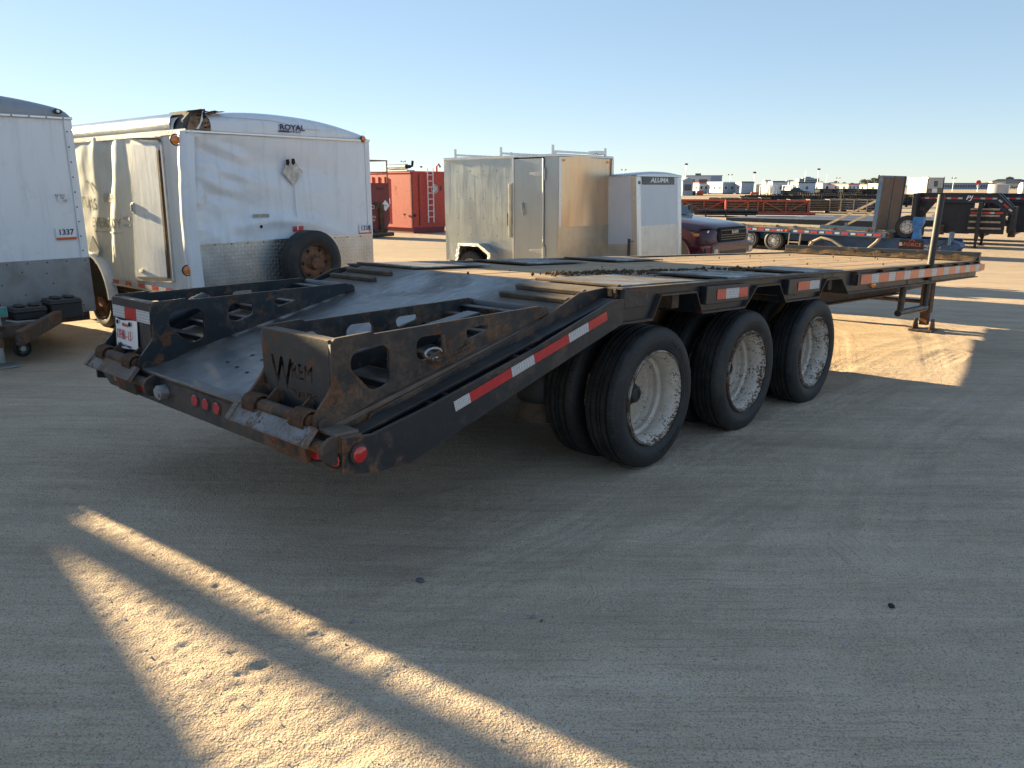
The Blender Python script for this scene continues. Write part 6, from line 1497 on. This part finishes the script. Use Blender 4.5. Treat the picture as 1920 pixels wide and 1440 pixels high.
# trees: trunk, limbs and leaf clumps
def leaf_mat(name, c0, c1):
    g = G(name); n = g.noise(g.coord(), 1.2, 4); return g.out(g.ramp(n, [(.3, c0), (.7, c1)]), .8, 0, None)
M_leaf = leaf_mat('autumn_foliage', (.045, .052, .028), (.10, .095, .05)); M_leaf2 = leaf_mat('spruce_foliage', (.030, .042, .030), (.06, .07, .045)); M_bark = simple('bark', (.10, .075, .055), .9)
def tree_meshes(seed, hgt, wid, conic):
    rq = random.Random(seed); tr = MB(); tr.tube([(0, 0, 0), (.1, 0, hgt * .5), (0, 0, hgt * .95)], [hgt * .03, hgt * .02, hgt * .006], 6); cr = MB()
    for k in range(14):
        z = hgt * rq.uniform(.25, .85); a = rq.uniform(0, 2 * PI); rr = wid * .5 * (1 - z / hgt * (.8 if conic else .35)) * .8
        tr.tube([(0, 0, z), (rr * math.cos(a), rr * math.sin(a), z + hgt * .08)], [hgt * .008, hgt * .003], 4)
    for k in range(900):
        z = hgt * rq.uniform(.15 if conic else .24, 1.0); f = z / hgt
        R = wid * .5 * ((1.05 - f) if conic else math.sqrt(max(.02, 1 - ((f - .6) / .42) ** 2))) * rq.uniform(.35, 1.08); a = rq.uniform(0, 2 * PI)
        c = Vector((R * math.cos(a), R * math.sin(a), z)); s_ = hgt * rq.uniform(.03, .06)
        q = [Vector((rq.gauss(0, 1), rq.gauss(0, 1), rq.gauss(0, .7))).normalized() * s_ for _ in range(3)]
        cr.add([c + q[0], c + q[1], c + q[2], c - q[0] * .8], [(0, 1, 2), (1, 3, 2)])
    return tr.mesh('trunk', M_bark), cr
TL = ['small round tree on the skyline right of the tallest light mast', 'smallest round tree before the pale blue shelter', 'round tree behind the pale blue shelter', 'low round tree right of the pale blue shelter', 'low round tree over the left end of the long orange-banded office', 'round tree over the middle of the long orange-banded office', 'round tree left of the tallest bushy skyline tree', 'tallest round tree left of the pointed evergreen', 'pointed evergreen on the skyline left of the brown headboard', 'small round tree between the two pointed evergreens', 'round tree whose crown touches the left edge of the brown headboard', 'pointed evergreen hidden behind the brown headboard', 'round tree between the brown headboard and the weathered cabin', 'round tree just left of the weathered cabin roof']
tk1, c1_ = tree_meshes(1, 7, 5.5, False); tk2, c2_ = tree_meshes(2, 8, 4.2, True)
cm = [c1_.mesh('crown', M_leaf, fix=False), c2_.mesh('crown', M_leaf2, fix=False)]; tkm = [tk1, tk2]
rq = random.Random(9)
for i, (u, y, sc, k) in enumerate(((1538, 520, .7, 0), (1551, 540, .62, 0), (1566, 520, .75, 0), (1581, 560, .66, 0), (1596, 540, .6, 0), (1617, 430, .8, 0), (1626, 440, .78, 0), (1636, 430, .9, 0), (1645, 425, .95, 1), (1655, 440, .72, 0), (1668, 430, .80, 0), (1679, 430, .86, 1), (1729, 430, .8, 0), (1741, 440, .9, 0))):
    t = thing('tree', TL[i], 'tree', Matrix.Translation((X(u, y), y, g0(X(u, y), y))) @ Matrix.Rotation(rq.uniform(0, 6), 4, 'Z') @ Matrix.Diagonal((sc, sc, sc, 1)), ('round skyline trees', 'pointed skyline evergreens')[k])
    link('trunk', tkm[k], t); link('crown', cm[k], t)
# far-off belt of scrub and roofs that reads as one mass
tl = MB(); rq = random.Random(4)
for k in range(5200):
    u = rq.uniform(640, 2100); y = rq.uniform(560, 760); c = Vector((X(u, y), y, g0(X(u, y), y) + rq.uniform(0, 1) * (2.2 + 1.6 * mnoise.noise((u * .012, 0, 3)))))
    s_ = rq.uniform(.5, 1.1); q = [Vector((rq.gauss(0, 1), rq.gauss(0, .5), rq.gauss(0, .7))).normalized() * s_ for _ in range(3)]
    tl.add([c + q[0], c + q[1], c + q[2]], [(0, 1, 2)])
tag(link('treeline', tl.mesh('treeline', M_leaf, fix=False)), 'low far-off belt of autumn scrub along the horizon', 'treeline', kind='stuff')

# ------------------------------------------------------------------ small things lying on the yard
pb = MB(); rq = random.Random(21)
for i in range(5200):
    x, y = rq.uniform(-3.4, 6), 1.7 + 8 * rq.random() ** 1.6
    if abs(x) > y * .75: continue
    r = rq.choice([.002, .0025, .003, .003, .004, .0055]); rock(pb, (x, y, surf(x, y) + r * .3) if False else (x, y, 0), r, rq)
pv = np.array(pb.v); cen = pv.reshape(-1, 12, 3)[:, :, :2].mean(1)
zz = gz(cen[:, 0], cen[:, 1]) + relief(cen[:, :1], cen[:, 1:2])[:, 0]
pv = pv.reshape(-1, 12, 3); pv[:, :, 2] += zz[:, None]; pb.v = [tuple(p) for p in pv.reshape(-1, 3)]
tag(link('gravel', pb.mesh('gravel', simple('pebble_grey', (.42, .37, .31), .8, 0, .6, 40), fix=True)), 'fine loose gravel scattered over the packed dirt yard', 'gravel', kind='stuff')
def yard_stone(x, y, r, lab, mat, flat=.7, nm='stone'):
    b = MB(); rq = random.Random(int(x * 1000)); 
    P = []
    for i in range(7):
        f = -PI / 2 + PI * i / 6
        P.append([(r * math.cos(f) * math.cos(a) * (1 + .22 * mnoise.noise((math.cos(a) * 2 + x, math.sin(a) * 2, f))), r * .75 * math.cos(f) * math.sin(a) * (1 + .22 * mnoise.noise((a, y, f))), r * flat * math.sin(f)) for a in np.linspace(0, 2 * PI, 13)])
    o = b.grid(P).build(nm, mat, None, smooth=.9); o.location = (x, y, surf(x, y) + r * flat * .35); o.rotation_euler = (0, 0, x * 9)
    return tag(o, lab, 'rubber scrap' if nm == 'rubber_scrap' else 'stone', None)
M_stone = simple('yard_stone', (.24, .23, .22), .8, 0, .3, 30, .3, .3)
yard_stone(-.40, 3.08, .022, 'smooth blue-grey stone lying alone below the ramp lettering', simple('slate_stone', (.11, .115, .13), .6, 0, .2, 20), .5)
yard_stone(1.56, 2.89, .018, 'small black rubber scrap lying on the dirt at the lower right', simple('black_scrap', (.012, .012, .013), .6), .55, 'rubber_scrap')
yard_stone(.085, 2.77, .013, 'pale pebble of the pair left of centre in the foreground', M_stone)
yard_stone(.115, 2.74, .009, 'smaller darker pebble beside the pale one in the foreground', simple('brown_stone', (.16, .12, .09), .8))
yard_stone(-.62, 2.72, .012, 'buff pebble lying near the sunlit wedge', M_stone)
yard_stone(1.62, 3.66, .012, 'whitish pebble on the tyre tracks right of centre', simple('pale_stone', (.5, .48, .44), .7))
